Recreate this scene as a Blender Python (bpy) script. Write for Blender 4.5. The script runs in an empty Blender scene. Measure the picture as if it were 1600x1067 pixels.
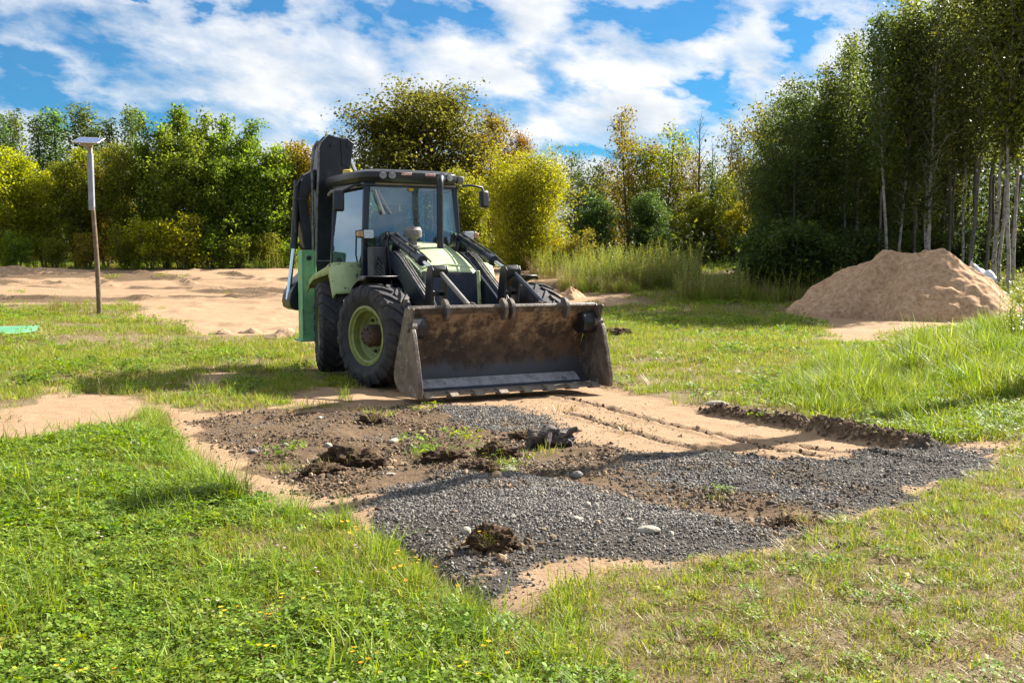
import bpy, bmesh, math, random
import numpy as np
from mathutils import Vector, Matrix
R = math.radians
random.seed(7)
S = bpy.context.scene
COL = S.collection
rng = np.random.default_rng(11)

# ------------------------------------------------------------------ camera
F_PX, CAM_H, HORIZON = 1600.0, 1.5, 412.0
PITCH = math.atan((533.5 - HORIZON) / F_PX)
cam = bpy.data.objects.new('camera', bpy.data.cameras.new('camera'))
COL.objects.link(cam)
cam.data.sensor_width = 36.0
cam.data.lens = 36.0 * F_PX / 1600.0
cam.data.clip_start = 0.05
cam.data.clip_end = 5000
cam.location = (0, 0, CAM_H)
cam.rotation_euler = (math.pi / 2 - PITCH, 0, 0)
S.camera = cam

def pt(px, py, z=0.0):
    """point on the level z that the photograph shows at a pixel"""
    cx = (px - 800) / F_PX
    cy = -(py - 533.5) / F_PX
    d = Vector((cx, math.cos(PITCH) + cy * math.sin(PITCH), -math.sin(PITCH) + cy * math.cos(PITCH)))
    t = (z - CAM_H) / d.z
    return (d.x * t, d.y * t)

def at_depth(px, D):
    return (px - 800) / F_PX * D

def z_at(py, D):
    return CAM_H - (py - HORIZON) / F_PX * D

# ------------------------------------------------------------------ tagging
def tag(o, label=None, cat=None, group=None, kind=None):
    if label: o['label'] = label
    if cat: o['category'] = cat
    if group: o['group'] = group
    if kind: o['kind'] = kind
    return o

def empty(name, loc=(0, 0, 0), rz=0.0):
    o = bpy.data.objects.new(name, None)
    o.empty_display_size = 0.2
    COL.objects.link(o)
    o.location = loc
    o.rotation_euler = (0, 0, rz)
    return o

# ------------------------------------------------------------------ materials
def new_mat(name):
    m = bpy.data.materials.new(name)
    m.use_nodes = True
    nt = m.node_tree
    nt.nodes.clear()
    return m, nt, nt.nodes, nt.links

def N(ns, typ, **kw):
    n = ns.new(typ)
    for k, v in kw.items():
        if k.startswith('i_'):
            n.inputs[k[2:].replace('_', ' ')].default_value = v
        else:
            setattr(n, k, v)
    return n

def ramp(ns, stops):
    n = ns.new('ShaderNodeValToRGB')
    e = n.color_ramp.elements
    while len(e) < len(stops): e.new(0.5)
    for k, (p, c) in enumerate(stops):
        e[k].position = p
        e[k].color = (c[0], c[1], c[2], 1) if not isinstance(c, (int, float)) else (c, c, c, 1)
    return n

def solid(name, c1, c2=None, c3=None, rough=0.5, metal=0.0, scale=6.0, detail=8.0, lo=0.4, hi=0.62,
          bump=0.0, bscale=60.0, spec=0.5, scale3=2.5, lo3=0.52, hi3=0.66, rough2=None, coat=0.0):
    """painted or worn solid surface: base, blotches of a second colour, larger patches of a third"""
    m, nt, ns, L = new_mat(name)
    out = N(ns, 'ShaderNodeOutputMaterial')
    b = N(ns, 'ShaderNodeBsdfPrincipled')
    b.inputs['Roughness'].default_value = rough
    b.inputs['Metallic'].default_value = metal
    b.inputs['Specular IOR Level'].default_value = spec
    b.inputs['Coat Weight'].default_value = coat
    L.new(b.outputs[0], out.inputs[0])
    tc = N(ns, 'ShaderNodeTexCoord')
    if c2 is None:
        b.inputs['Base Color'].default_value = (*c1, 1)
    else:
        n1 = N(ns, 'ShaderNodeTexNoise'); n1.inputs['Scale'].default_value = scale
        n1.inputs['Detail'].default_value = detail; n1.inputs['Roughness'].default_value = 0.65
        L.new(tc.outputs['Object'], n1.inputs['Vector'])
        r1 = ramp(ns, [(lo, 0.0), (hi, 1.0)])
        L.new(n1.outputs['Fac'], r1.inputs[0])
        mx = N(ns, 'ShaderNodeMix', data_type='RGBA')
        mx.inputs['A'].default_value = (*c1, 1); mx.inputs['B'].default_value = (*c2, 1)
        L.new(r1.outputs[0], mx.inputs['Factor'])
        res = mx.outputs['Result']
        if rough2 is not None:
            mr = N(ns, 'ShaderNodeMapRange'); mr.inputs['To Min'].default_value = rough; mr.inputs['To Max'].default_value = rough2
            L.new(r1.outputs[0], mr.inputs['Value']); L.new(mr.outputs[0], b.inputs['Roughness'])
        if c3 is not None:
            n2 = N(ns, 'ShaderNodeTexNoise'); n2.inputs['Scale'].default_value = scale3
            n2.inputs['Detail'].default_value = 10; n2.inputs['Roughness'].default_value = 0.7
            L.new(tc.outputs['Object'], n2.inputs['Vector'])
            r2 = ramp(ns, [(lo3, 0.0), (hi3, 1.0)])
            L.new(n2.outputs['Fac'], r2.inputs[0])
            m2 = N(ns, 'ShaderNodeMix', data_type='RGBA')
            L.new(r2.outputs[0], m2.inputs['Factor']); L.new(res, m2.inputs['A'])
            m2.inputs['B'].default_value = (*c3, 1)
            res = m2.outputs['Result']
        L.new(res, b.inputs['Base Color'])
    if bump:
        nb = N(ns, 'ShaderNodeTexNoise'); nb.inputs['Scale'].default_value = bscale; nb.inputs['Detail'].default_value = 6
        L.new(tc.outputs['Object'], nb.inputs['Vector'])
        bp = N(ns, 'ShaderNodeBump'); bp.inputs['Strength'].default_value = bump; bp.inputs['Distance'].default_value = 0.02
        L.new(nb.outputs['Fac'], bp.inputs['Height']); L.new(bp.outputs[0], b.inputs['Normal'])
    return m

def leaf_material(name, objcol=True, c=(0.08, 0.12, 0.02), var=0.5, yellow=(0.24, 0.23, 0.03), yamt=0.17, trans=0.6, spec=0.25, rough=0.45):
    m, nt, ns, L = new_mat(name)
    out = N(ns, 'ShaderNodeOutputMaterial')
    at = N(ns, 'ShaderNodeAttribute', attribute_name='rnd')
    oi = N(ns, 'ShaderNodeObjectInfo')
    base = N(ns, 'ShaderNodeMix', data_type='RGBA', blend_type='MIX')
    r = ramp(ns, [(1 - yamt - 0.12, 0.0), (1 - yamt * 0.4, 1.0)])
    L.new(at.outputs['Fac'], r.inputs[0])
    L.new(r.outputs[0], base.inputs['Factor'])
    if objcol:
        L.new(oi.outputs['Color'], base.inputs['A'])
        hy = N(ns, 'ShaderNodeMix', data_type='RGBA'); hy.inputs['Factor'].default_value = 0.55
        L.new(oi.outputs['Color'], hy.inputs['A']); hy.inputs['B'].default_value = (*yellow, 1)
        L.new(hy.outputs['Result'], base.inputs['B'])
    else:
        base.inputs['A'].default_value = (*c, 1); base.inputs['B'].default_value = (*yellow, 1)
    # brightness varies leaf by leaf and plant by plant
    wn = N(ns, 'ShaderNodeTexWhiteNoise', noise_dimensions='1D')
    ad = N(ns, 'ShaderNodeMath', operation='MULTIPLY_ADD'); ad.inputs[1].default_value = 37.7
    L.new(at.outputs['Fac'], ad.inputs[0]); L.new(oi.outputs['Random'], ad.inputs[2])
    L.new(ad.outputs[0], wn.inputs['W'])
    mr = N(ns, 'ShaderNodeMapRange'); mr.inputs['To Min'].default_value = 1 - var; mr.inputs['To Max'].default_value = 1 + var * 0.8
    L.new(wn.outputs['Value'], mr.inputs['Value'])
    hs = N(ns, 'ShaderNodeHueSaturation')
    L.new(base.outputs['Result'], hs.inputs['Color']); L.new(mr.outputs[0], hs.inputs['Value'])
    if not objcol:
        mh = N(ns, 'ShaderNodeMapRange'); mh.inputs['To Min'].default_value = 0.475; mh.inputs['To Max'].default_value = 0.52
        L.new(oi.outputs['Random'], mh.inputs['Value']); L.new(mh.outputs[0], hs.inputs['Hue'])
    b = N(ns, 'ShaderNodeBsdfPrincipled'); b.inputs['Roughness'].default_value = rough
    b.inputs['Specular IOR Level'].default_value = spec
    L.new(hs.outputs[0], b.inputs['Base Color'])
    t = N(ns, 'ShaderNodeBsdfTranslucent')
    h2 = N(ns, 'ShaderNodeHueSaturation'); h2.inputs['Hue'].default_value = 0.485; h2.inputs['Saturation'].default_value = 1.1; h2.inputs['Value'].default_value = 1.35
    L.new(hs.outputs[0], h2.inputs['Color']); L.new(h2.outputs[0], t.inputs['Color'])
    ms = N(ns, 'ShaderNodeMixShader'); ms.inputs[0].default_value = trans
    L.new(b.outputs[0], ms.inputs[1]); L.new(t.outputs[0], ms.inputs[2]); L.new(ms.outputs[0], out.inputs[0])
    return m

M = {}
M['sage'] = solid('sage_paint', (0.51, 0.60, 0.35), (0.46, 0.55, 0.31), (0.30, 0.29, 0.18), rough=0.36, scale=3.0, lo3=0.54, hi3=0.76, scale3=5, bump=0.05, bscale=25)
M['sage_dirty'] = solid('sage_paint_chipped', (0.50, 0.60, 0.29), (0.42, 0.50, 0.23), (0.13, 0.11, 0.06), rough=0.5, scale=5, scale3=9, lo3=0.58, hi3=0.63)
M['rim'] = solid('rim_paint', (0.26, 0.31, 0.085), (0.17, 0.20, 0.06), (0.10, 0.08, 0.04), rough=0.42, scale=7, scale3=5, lo3=0.52, hi3=0.7)
M['green'] = solid('green_paint', (0.25, 0.52, 0.26), (0.19, 0.42, 0.20), (0.11, 0.14, 0.07), rough=0.5, scale=6, scale3=8, lo3=0.56, hi3=0.7)
M['black'] = solid('black_paint', (0.008, 0.009, 0.014), (0.016, 0.017, 0.022), (0.085, 0.07, 0.055), rough=0.36, scale=5, scale3=7, lo3=0.56, hi3=0.78)
M['navy'] = solid('dark_blue_paint', (0.012, 0.017, 0.034), (0.022, 0.028, 0.048), (0.10, 0.085, 0.07), rough=0.32, scale=4, scale3=6, lo3=0.56, hi3=0.78)
M['plastic'] = solid('black_plastic', (0.010, 0.011, 0.017), (0.02, 0.021, 0.028), rough=0.4, scale=9)
M['pgrey'] = solid('grey_weathered_plastic', (0.22, 0.205, 0.19), (0.14, 0.13, 0.12), rough=0.65, scale=14)
M['rubber'] = solid('tyre_rubber', (0.026, 0.027, 0.033), (0.048, 0.046, 0.046), (0.22, 0.165, 0.115), rough=0.75, scale=5, scale3=3.5, lo3=0.55, hi3=0.78, bump=0.2, bscale=40, spec=0.35)
M['hub'] = solid('rusty_hub', (0.06, 0.035, 0.025), (0.11, 0.06, 0.04), (0.03, 0.025, 0.022), rough=0.7, scale=18)
M['bucket_out'] = solid('worn_bucket_steel', (0.15, 0.125, 0.105), (0.075, 0.058, 0.046), (0.27, 0.235, 0.205), rough=0.5, scale=7, scale3=11, bump=0.25, bscale=35, metal=0.2)
M['steel'] = solid('polished_blade_steel', (0.75, 0.76, 0.80), (0.5, 0.5, 0.53), (0.14, 0.11, 0.09), rough=0.34, metal=0.5, scale=9, scale3=6, lo3=0.55, hi3=0.68)
M['chrome'] = solid('chrome_rod', (0.75, 0.77, 0.8), rough=0.14, metal=1.0)
M['hose'] = solid('hydraulic_hose', (0.025, 0.025, 0.028), (0.05, 0.048, 0.045), rough=0.5, scale=20)
M['pipe'] = solid('steel_hose_line', (0.22, 0.22, 0.22), (0.1, 0.09, 0.08), rough=0.4, metal=0.5, scale=15)
M['lamp'] = solid('lamp_glass', (0.80, 0.82, 0.85), (0.5, 0.52, 0.58), rough=0.12, metal=0.1, scale=30)
M['work_lamp'] = solid('work_lamp_glass', (0.30, 0.30, 0.31), (0.16, 0.16, 0.17), rough=0.2, scale=40)
M['tooth'] = solid('worn_tooth_steel', (0.30, 0.25, 0.20), (0.18, 0.14, 0.11), rough=0.5, scale=20, metal=0.1)
M['amber'] = solid('amber_lens', (0.62, 0.33, 0.16), (0.5, 0.24, 0.1), rough=0.25, scale=12)
M['reflector'] = solid('red_white_reflector', (0.62, 0.22, 0.17), (0.7, 0.55, 0.5), rough=0.35, scale=24, lo=0.5, hi=0.53)
M['beacon'] = solid('beacon_lens', (0.75, 0.55, 0.12), (0.6, 0.42, 0.08), rough=0.2, scale=10)
M['orange'] = solid('yellow_sticker', (0.75, 0.42, 0.02), rough=0.5)
M['interior'] = solid('cab_interior', (0.06, 0.062, 0.07), (0.10, 0.10, 0.105), rough=0.8, scale=8)
M['liner'] = solid('pale_roof_lining', (0.42, 0.38, 0.35), (0.3, 0.27, 0.25), rough=0.8, scale=4)
M['wood'] = solid('weathered_pole_wood', (0.19, 0.13, 0.085), (0.12, 0.08, 0.05), (0.26, 0.2, 0.15), rough=0.85, scale=14, scale3=6, bump=0.3, bscale=50)
M['greyboard'] = solid('grey_painted_tube', (0.30, 0.31, 0.36), (0.22, 0.23, 0.28), (0.10, 0.10, 0.11), rough=0.6, scale=5, scale3=16, lo3=0.62, hi3=0.7)
M['panel'] = solid('solar_cell', (0.05, 0.08, 0.20), (0.08, 0.13, 0.30), rough=0.4, scale=20)
M['alu'] = solid('aluminium_frame', (0.6, 0.6, 0.62), (0.5, 0.5, 0.52), rough=0.35, metal=0.6, scale=8)
M['box'] = solid('tan_box', (0.35, 0.26, 0.17), (0.25, 0.18, 0.12), rough=0.6, scale=10)
M['tarp_green'] = solid('green_mat', (0.08, 0.30, 0.15), (0.06, 0.24, 0.12), (0.2, 0.3, 0.18), rough=0.6, scale=6, scale3=10, lo3=0.6, hi3=0.75)
M['tarp_white'] = solid('white_plastic', (0.72, 0.74, 0.76), (0.55, 0.57, 0.6), rough=0.45, scale=4)
M['bark_birch'] = solid('birch_bark', (0.15, 0.135, 0.12), (0.085, 0.075, 0.065), (0.04, 0.035, 0.03), rough=0.85, scale=5, scale3=9, lo3=0.54, hi3=0.62)
M['bark_pale'] = solid('pale_birch_bark', (0.36, 0.335, 0.30), (0.2, 0.18, 0.16), (0.05, 0.043, 0.036), rough=0.85, scale=5, scale3=7, lo3=0.54, hi3=0.6)
M['bark_dark'] = solid('alder_bark', (0.085, 0.07, 0.055), (0.05, 0.04, 0.032), (0.15, 0.13, 0.11), rough=0.9, scale=6, scale3=5, lo3=0.58, hi3=0.7)
def bucket_material():
    m, nt, ns, L = new_mat('muddy_bucket_steel')
    out = N(ns, 'ShaderNodeOutputMaterial'); b = N(ns, 'ShaderNodeBsdfPrincipled'); L.new(b.outputs[0], out.inputs[0])
    tc = N(ns, 'ShaderNodeTexCoord'); sp = N(ns, 'ShaderNodeSeparateXYZ'); L.new(tc.outputs['Object'], sp.inputs[0])
    def nz(sc, det=12, ro=0.7, stretch=None):
        n = N(ns, 'ShaderNodeTexNoise'); n.inputs['Scale'].default_value = sc; n.inputs['Detail'].default_value = det; n.inputs['Roughness'].default_value = ro
        if stretch:
            mp = N(ns, 'ShaderNodeMapping'); mp.inputs['Scale'].default_value = stretch; L.new(tc.outputs['Object'], mp.inputs[0]); L.new(mp.outputs[0], n.inputs['Vector'])
        else: L.new(tc.outputs['Object'], n.inputs['Vector'])
        return n.outputs['Fac']
    def mixc(a_, b_, f):
        x = N(ns, 'ShaderNodeMix', data_type='RGBA')
        for s_, v in (('A', a_), ('B', b_)):
            if isinstance(v, tuple): x.inputs[s_].default_value = (*v, 1)
            else: L.new(v, x.inputs[s_])
        L.new(f, x.inputs['Factor']); return x.outputs['Result']
    def rp(src, lo, hi):
        r = ramp(ns, [(lo, 0.0), (hi, 1.0)]); L.new(src, r.inputs[0]); return r.outputs[0]
    c = mixc((0.115, 0.072, 0.045), (0.045, 0.03, 0.022), rp(nz(3.2), 0.44, 0.56))
    # dried mud clinging mostly to the upper half
    hz = N(ns, 'ShaderNodeMapRange'); hz.inputs['From Min'].default_value = 0.35; hz.inputs['From Max'].default_value = 1.0; hz.inputs['To Min'].default_value = -0.10; hz.inputs['To Max'].default_value = 0.13; L.new(sp.outputs['Z'], hz.inputs['Value'])
    a1 = N(ns, 'ShaderNodeMath', operation='ADD'); L.new(nz(5.5, 14, 0.78), a1.inputs[0]); L.new(hz.outputs[0], a1.inputs[1])
    c = mixc(c, (0.33, 0.235, 0.145), rp(a1.outputs[0], 0.50, 0.64))
    # noise-broken dark blue-grey tone, stronger and smoother towards the bottom
    h2 = N(ns, 'ShaderNodeMapRange'); h2.inputs['From Min'].default_value = 0.55; h2.inputs['From Max'].default_value = 0.18; h2.inputs['To Min'].default_value = -0.25; h2.inputs['To Max'].default_value = 0.2; L.new(sp.outputs['Z'], h2.inputs['Value'])
    a2 = N(ns, 'ShaderNodeMath', operation='ADD'); L.new(nz(2.4, 12, 0.75, (1, 1, 0.5)), a2.inputs[0]); L.new(h2.outputs[0], a2.inputs[1])
    f2 = rp(a2.outputs[0], 0.46, 0.60)
    c = mixc(c, (0.06, 0.062, 0.072), f2)
    L.new(c, b.inputs['Base Color'])
    mr = N(ns, 'ShaderNodeMapRange'); mr.inputs['To Min'].default_value = 0.7; mr.inputs['To Max'].default_value = 0.38; L.new(f2, mr.inputs['Value']); L.new(mr.outputs[0], b.inputs['Roughness'])
    bp = N(ns, 'ShaderNodeBump'); bp.inputs['Strength'].default_value = 0.45; bp.inputs['Distance'].default_value = 0.02; L.new(nz(22, 8, 0.7), bp.inputs['Height']); L.new(bp.outputs[0], b.inputs['Normal'])
    return m
M['bucket_in'] = bucket_material()
M['bucket_jaw'] = solid('rusty_jaw_steel', (0.17, 0.13, 0.10), (0.085, 0.06, 0.045), (0.27, 0.24, 0.215), rough=0.5, scale=5, scale3=8, bump=0.3, bscale=30)
M['clod'] = solid('dark_earth', (0.075, 0.045, 0.026), (0.035, 0.021, 0.013), (0.15, 0.10, 0.06), rough=0.95, scale=16, scale3=22, bump=0.8, bscale=45, spec=0.2)
M['stump'] = solid('dead_root_wood', (0.10, 0.075, 0.06), (0.03, 0.024, 0.02), (0.28, 0.24, 0.22), rough=0.8, scale=9, scale3=12, lo3=0.54, hi3=0.66, bump=0.7, bscale=30)
M['stone_pale'] = solid('pale_stone', (0.40, 0.37, 0.30), (0.22, 0.19, 0.14), rough=0.8, scale=12, bump=0.3)
M['stone_tan'] = solid('tan_stone', (0.34, 0.25, 0.14), (0.22, 0.16, 0.1), rough=0.8, scale=12, bump=0.3)
M['stone_grey'] = solid('grey_stone', (0.22, 0.20, 0.18), (0.14, 0.13, 0.12), rough=0.8, scale=12, bump=0.3)
M['leaf'] = leaf_material('tree_leaf')
M['clover'] = leaf_material('clover_leaf', False, (0.15, 0.245, 0.022), 0.6, (0.30, 0.40, 0.05), 0.16, 0.4, spec=0.25, rough=0.55)
M['blade'] = leaf_material('grass_blade', False, (0.20, 0.285, 0.03), 0.5, (0.42, 0.39, 0.10), 0.28, 0.38, spec=0.25, rough=0.55)
M['litter'] = leaf_material('matted_straw', False, (0.27, 0.215, 0.10), 0.6, (0.20, 0.15, 0.07), 0.45, 0.15, spec=0.2)
M['lush'] = leaf_material('lush_grass', False, (0.165, 0.25, 0.028), 0.4, (0.36, 0.43, 0.10), 0.2, 0.42, spec=0.3, rough=0.5)
M['dry'] = leaf_material('dry_straw', False, (0.36, 0.28, 0.12), 0.5, (0.20, 0.21, 0.04), 0.4, 0.25, spec=0.3)
M['weed'] = leaf_material('weed_leaf', False, (0.20, 0.29, 0.05), 0.5, (0.40, 0.36, 0.07), 0.3, 0.4, spec=0.35)
M['petal'] = leaf_material('yellow_petal', False, (0.75, 0.42, 0.02), 0.25, (0.8, 0.6, 0.05), 0.3, 0.3)
M['petal_pink'] = leaf_material('pale_pink_petal', False, (0.55, 0.38, 0.42), 0.3, (0.7, 0.6, 0.55), 0.4, 0.3)

def glass_mat(name, tint, refl, rough=0.02, dirt=0.12, gc=(0.88, 0.92, 0.95)):
    m, nt, ns, L = new_mat(name)
    out = N(ns, 'ShaderNodeOutputMaterial')
    tr = N(ns, 'ShaderNodeBsdfTransparent'); tr.inputs[0].default_value = (*tint, 1)
    gl = N(ns, 'ShaderNodeBsdfGlossy'); gl.inputs['Roughness'].default_value = rough; gl.inputs['Color'].default_value = (*gc, 1)
    lw = N(ns, 'ShaderNodeFresnel'); lw.inputs['IOR'].default_value = 1.5
    ad = N(ns, 'ShaderNodeMath', operation='ADD', use_clamp=True); ad.inputs[1].default_value = refl
    L.new(lw.outputs[0], ad.inputs[0])
    ms = N(ns, 'ShaderNodeMixShader'); L.new(ad.outputs[0], ms.inputs[0]); L.new(tr.outputs[0], ms.inputs[1]); L.new(gl.outputs[0], ms.inputs[2])
    # dust film on the pane
    tc = N(ns, 'ShaderNodeTexCoord'); nz = N(ns, 'ShaderNodeTexNoise'); nz.inputs['Scale'].default_value = 3.5; nz.inputs['Detail'].default_value = 9
    mp = N(ns, 'ShaderNodeMapping'); mp.inputs['Scale'].default_value = (1, 2.2, 0.6)
    L.new(tc.outputs['Object'], mp.inputs[0]); L.new(mp.outputs[0], nz.inputs['Vector'])
    r = ramp(ns, [(0.42, 0.02), (0.72, dirt * 2.2)]); L.new(nz.outputs['Fac'], r.inputs[0])
    df = N(ns, 'ShaderNodeBsdfDiffuse'); df.inputs[0].default_value = (0.42, 0.47, 0.48, 1)
    m2 = N(ns, 'ShaderNodeMixShader'); L.new(r.outputs[0], m2.inputs[0]); L.new(ms.outputs[0], m2.inputs[1]); L.new(df.outputs[0], m2.inputs[2])
    L.new(m2.outputs[0], out.inputs[0])
    return m
M['glass'] = glass_mat('cab_glass', (0.74, 0.88, 0.92), 0.07, dirt=0.07)
M['glass_side'] = glass_mat('door_glass', (0.42, 0.60, 0.66), 0.30, dirt=0.05, gc=(0.62, 0.80, 0.95))

# ------------------------------------------------------------------ mesh builder
class MB:
    def __init__(s): s.v = []; s.f = []
    def add(s, vs, fs):
        k = len(s.v); s.v += [tuple(p) for p in vs]; s.f += [tuple(i + k for i in q) for q in fs]
    def box(s, c, d, rot=None):
        vs = []
        for dx in (-.5, .5):
            for dy in (-.5, .5):
                for dz in (-.5, .5):
                    p = Vector((dx * d[0], dy * d[1], dz * d[2]))
                    if rot is not None: p = rot @ p
                    vs.append((p.x + c[0], p.y + c[1], p.z + c[2]))
        s.add(vs, [(0, 1, 3, 2), (4, 6, 7, 5), (0, 4, 5, 1), (2, 3, 7, 6), (0, 2, 6, 4), (1, 5, 7, 3)])
        return s
    def prism(s, poly, a0, a1, axis='y'):
        """polygon in the two other axes, extruded along axis from a0 to a1"""
        n = len(poly); vs = []
        for a in (a0, a1):
            for (p, q) in poly:
                vs.append({'x': (a, p, q), 'y': (p, a, q), 'z': (p, q, a)}[axis])
        fs = [tuple(range(n)), tuple(range(2 * n - 1, n - 1, -1))]
        for i in range(n):
            j = (i + 1) % n
            fs.append((i, n + i, n + j, j))
        s.add(vs, fs); return s
    def tube(s, pts, r, n=10, cap=True):
        pts = [Vector(p) for p in pts]
        rs = r if isinstance(r, (list, tuple)) else [r] * len(pts)
        vs = []; up = Vector((0, 0, 1)); prev = None
        for i, p in enumerate(pts):
            t = (pts[min(i + 1, len(pts) - 1)] - pts[max(i - 1, 0)]).normalized()
            if prev is None:
                a = t.cross(up)
                if a.length < 0.05: a = t.cross(Vector((1, 0, 0)))
            else:
                a = prev - t * prev.dot(t)
            a.normalize(); b = t.cross(a); prev = a
            for k in range(n):
                w = 2 * math.pi * k / n
                vs.append(p + (a * math.cos(w) + b * math.sin(w)) * rs[i])
        fs = []
        for i in range(len(pts) - 1):
            for k in range(n):
                j = (k + 1) % n
                fs.append((i * n + k, i * n + j, (i + 1) * n + j, (i + 1) * n + k))
        if cap:
            fs.append(tuple(range(n - 1, -1, -1))); fs.append(tuple(range((len(pts) - 1) * n, len(pts) * n)))
        s.add(vs, fs); return s
    def lathe(s, prof, c, axis='y', n=48, cap=False):
        """profile of (radius, position along axis)"""
        vs = []; m = len(prof)
        for k in range(n):
            w = 2 * math.pi * k / n; cw, sw = math.cos(w), math.sin(w)
            for (r, a) in prof:
                p = {'y': (r * cw, a, r * sw), 'z': (r * cw, r * sw, a), 'x': (a, r * cw, r * sw)}[axis]
                vs.append((p[0] + c[0], p[1] + c[1], p[2] + c[2]))
        fs = []
        for k in range(n):
            j = (k + 1) % n
            for i in range(m - 1):
                fs.append((k * m + i, k * m + i + 1, j * m + i + 1, j * m + i))
        if cap:
            fs.append(tuple(k * m for k in range(n))); fs.append(tuple(k * m + m - 1 for k in range(n - 1, -1, -1)))
        s.add(vs, fs); return s
    def mesh(s, name, mat, smooth=40):
        me = bpy.data.meshes.new(name)
        me.from_pydata(s.v, [], s.f)
        bm = bmesh.new(); bm.from_mesh(me)
        bmesh.ops.recalc_face_normals(bm, faces=bm.faces)
        bm.to_mesh(me); bm.free()
        if smooth:
            me.shade_smooth(); me.set_sharp_from_angle(angle=R(smooth))
        me.materials.append(M[mat] if isinstance(mat, str) else mat)
        return me
    def build(s, name, mat, parent=None, loc=(0, 0, 0), bevel=0.0, smooth=40, rot=None):
        o = bpy.data.objects.new(name, s.mesh(name, mat, smooth))
        COL.objects.link(o); o.location = loc
        if rot: o.rotation_euler = rot
        if parent: o.parent = parent
        if bevel:
            b = o.modifiers.new('bevel', 'BEVEL'); b.width = bevel; b.segments = 2; b.limit_method = 'ANGLE'; b.angle_limit = R(35)
            b.harden_normals = False
        return o

def link_mesh(name, me, parent=None, loc=(0, 0, 0)):
    o = bpy.data.objects.new(name, me); COL.objects.link(o); o.location = loc
    if parent: o.parent = parent
    return o

def quads_mesh(name, V, mat, rnd=None, nper=4):
    """V: (n, nper, 3) array -> n separate faces with a per-face random attribute"""
    n = len(V)
    me = bpy.data.meshes.new(name)
    me.vertices.add(n * nper); me.vertices.foreach_set('co', V.reshape(-1).astype(np.float32))
    me.loops.add(n * nper); me.loops.foreach_set('vertex_index', np.arange(n * nper, dtype=np.int32))
    me.polygons.add(n)
    me.polygons.foreach_set('loop_start', np.arange(0, n * nper, nper, dtype=np.int32))
    me.polygons.foreach_set('loop_total', np.full(n, nper, dtype=np.int32))
    me.update(calc_edges=True)
    if rnd is None: rnd = rng.random(n)
    a = me.attributes.new('rnd', 'FLOAT', 'POINT')
    a.data.foreach_set('value', np.repeat(rnd, nper).astype(np.float32))
    me.materials.append(M[mat] if isinstance(mat, str) else mat)
    return me

# ------------------------------------------------------------------ cheap value noise
_perm = np.random.default_rng(5).random((256, 256))
def vnoise(x, y, s, seed=0):
    x = np.asarray(x, float) / s + seed * 17.3; y = np.asarray(y, float) / s + seed * 9.1
    xi = np.floor(x).astype(int); yi = np.floor(y).astype(int); fx = x - xi; fy = y - yi
    fx = fx * fx * (3 - 2 * fx); fy = fy * fy * (3 - 2 * fy)
    g = lambda a, b: _perm[a % 256, b % 256]
    return (g(xi, yi) * (1 - fx) + g(xi + 1, yi) * fx) * (1 - fy) + (g(xi, yi + 1) * (1 - fx) + g(xi + 1, yi + 1) * fx) * fy - 0.5
def fbm(x, y, s, o=4, seed=0):
    t = 0; a = 1.0
    for k in range(o):
        t = t + a * vnoise(x, y, s, seed + k * 3); a *= 0.5; s *= 0.5
    return t
def sstep(a, b, x):
    t = np.clip((np.asarray(x, float) - a) / (b - a), 0, 1); return t * t * (3 - 2 * t)
# ------------------------------------------------------------------ ground zones (outlines on the ground)
def zone(*px, z=0.0):
    return np.array([pt(x, y, z) for x, y in px])
def lawn_top(x, y): return float(np.interp(y, [640, 700, 770, 800], [0.05, 0.10, 0.18, 0.20]))     # the lawn stands higher towards the camera
def lzone(*px): return np.array([pt(x, y, lawn_top(x, y)) for x, y in px])
def sdist(poly, X, Y):
    """signed distance to an outline, positive inside"""
    X = np.asarray(X, float); Y = np.asarray(Y, float)
    d = np.full(X.shape, 1e9); ins = np.zeros(X.shape, bool)
    n = len(poly)
    for i in range(n):
        ax, ay = poly[i]; bx, by = poly[(i + 1) % n]
        ex, ey = bx - ax, by - ay
        t = np.clip(((X - ax) * ex + (Y - ay) * ey) / (ex * ex + ey * ey + 1e-12), 0, 1)
        d = np.minimum(d, np.hypot(X - ax - t * ex, Y - ay - t * ey))
        if ey != 0:
            c = ((ay > Y) != (by > Y)) & (X < (bx - ax) * (Y - ay) / ey + ax)
            ins ^= c
    return np.where(ins, d, -d)
def pdist(line, X, Y):
    """distance to an open line and the side it lies on"""
    X = np.asarray(X, float); Y = np.asarray(Y, float); d = np.full(np.shape(X), 1e9); sd = np.zeros(np.shape(X))
    for (ax, ay), (bx, by) in zip(line[:-1], line[1:]):
        ex, ey = bx - ax, by - ay
        t = np.clip(((X - ax) * ex + (Y - ay) * ey) / (ex * ex + ey * ey), 0, 1)
        dd = np.hypot(X - ax - t * ex, Y - ay - t * ey)
        s = np.sign(ex * (Y - ay) - ey * (X - ax))
        sd = np.where(dd < d, s, sd); d = np.minimum(d, dd)
    return d, sd

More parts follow.
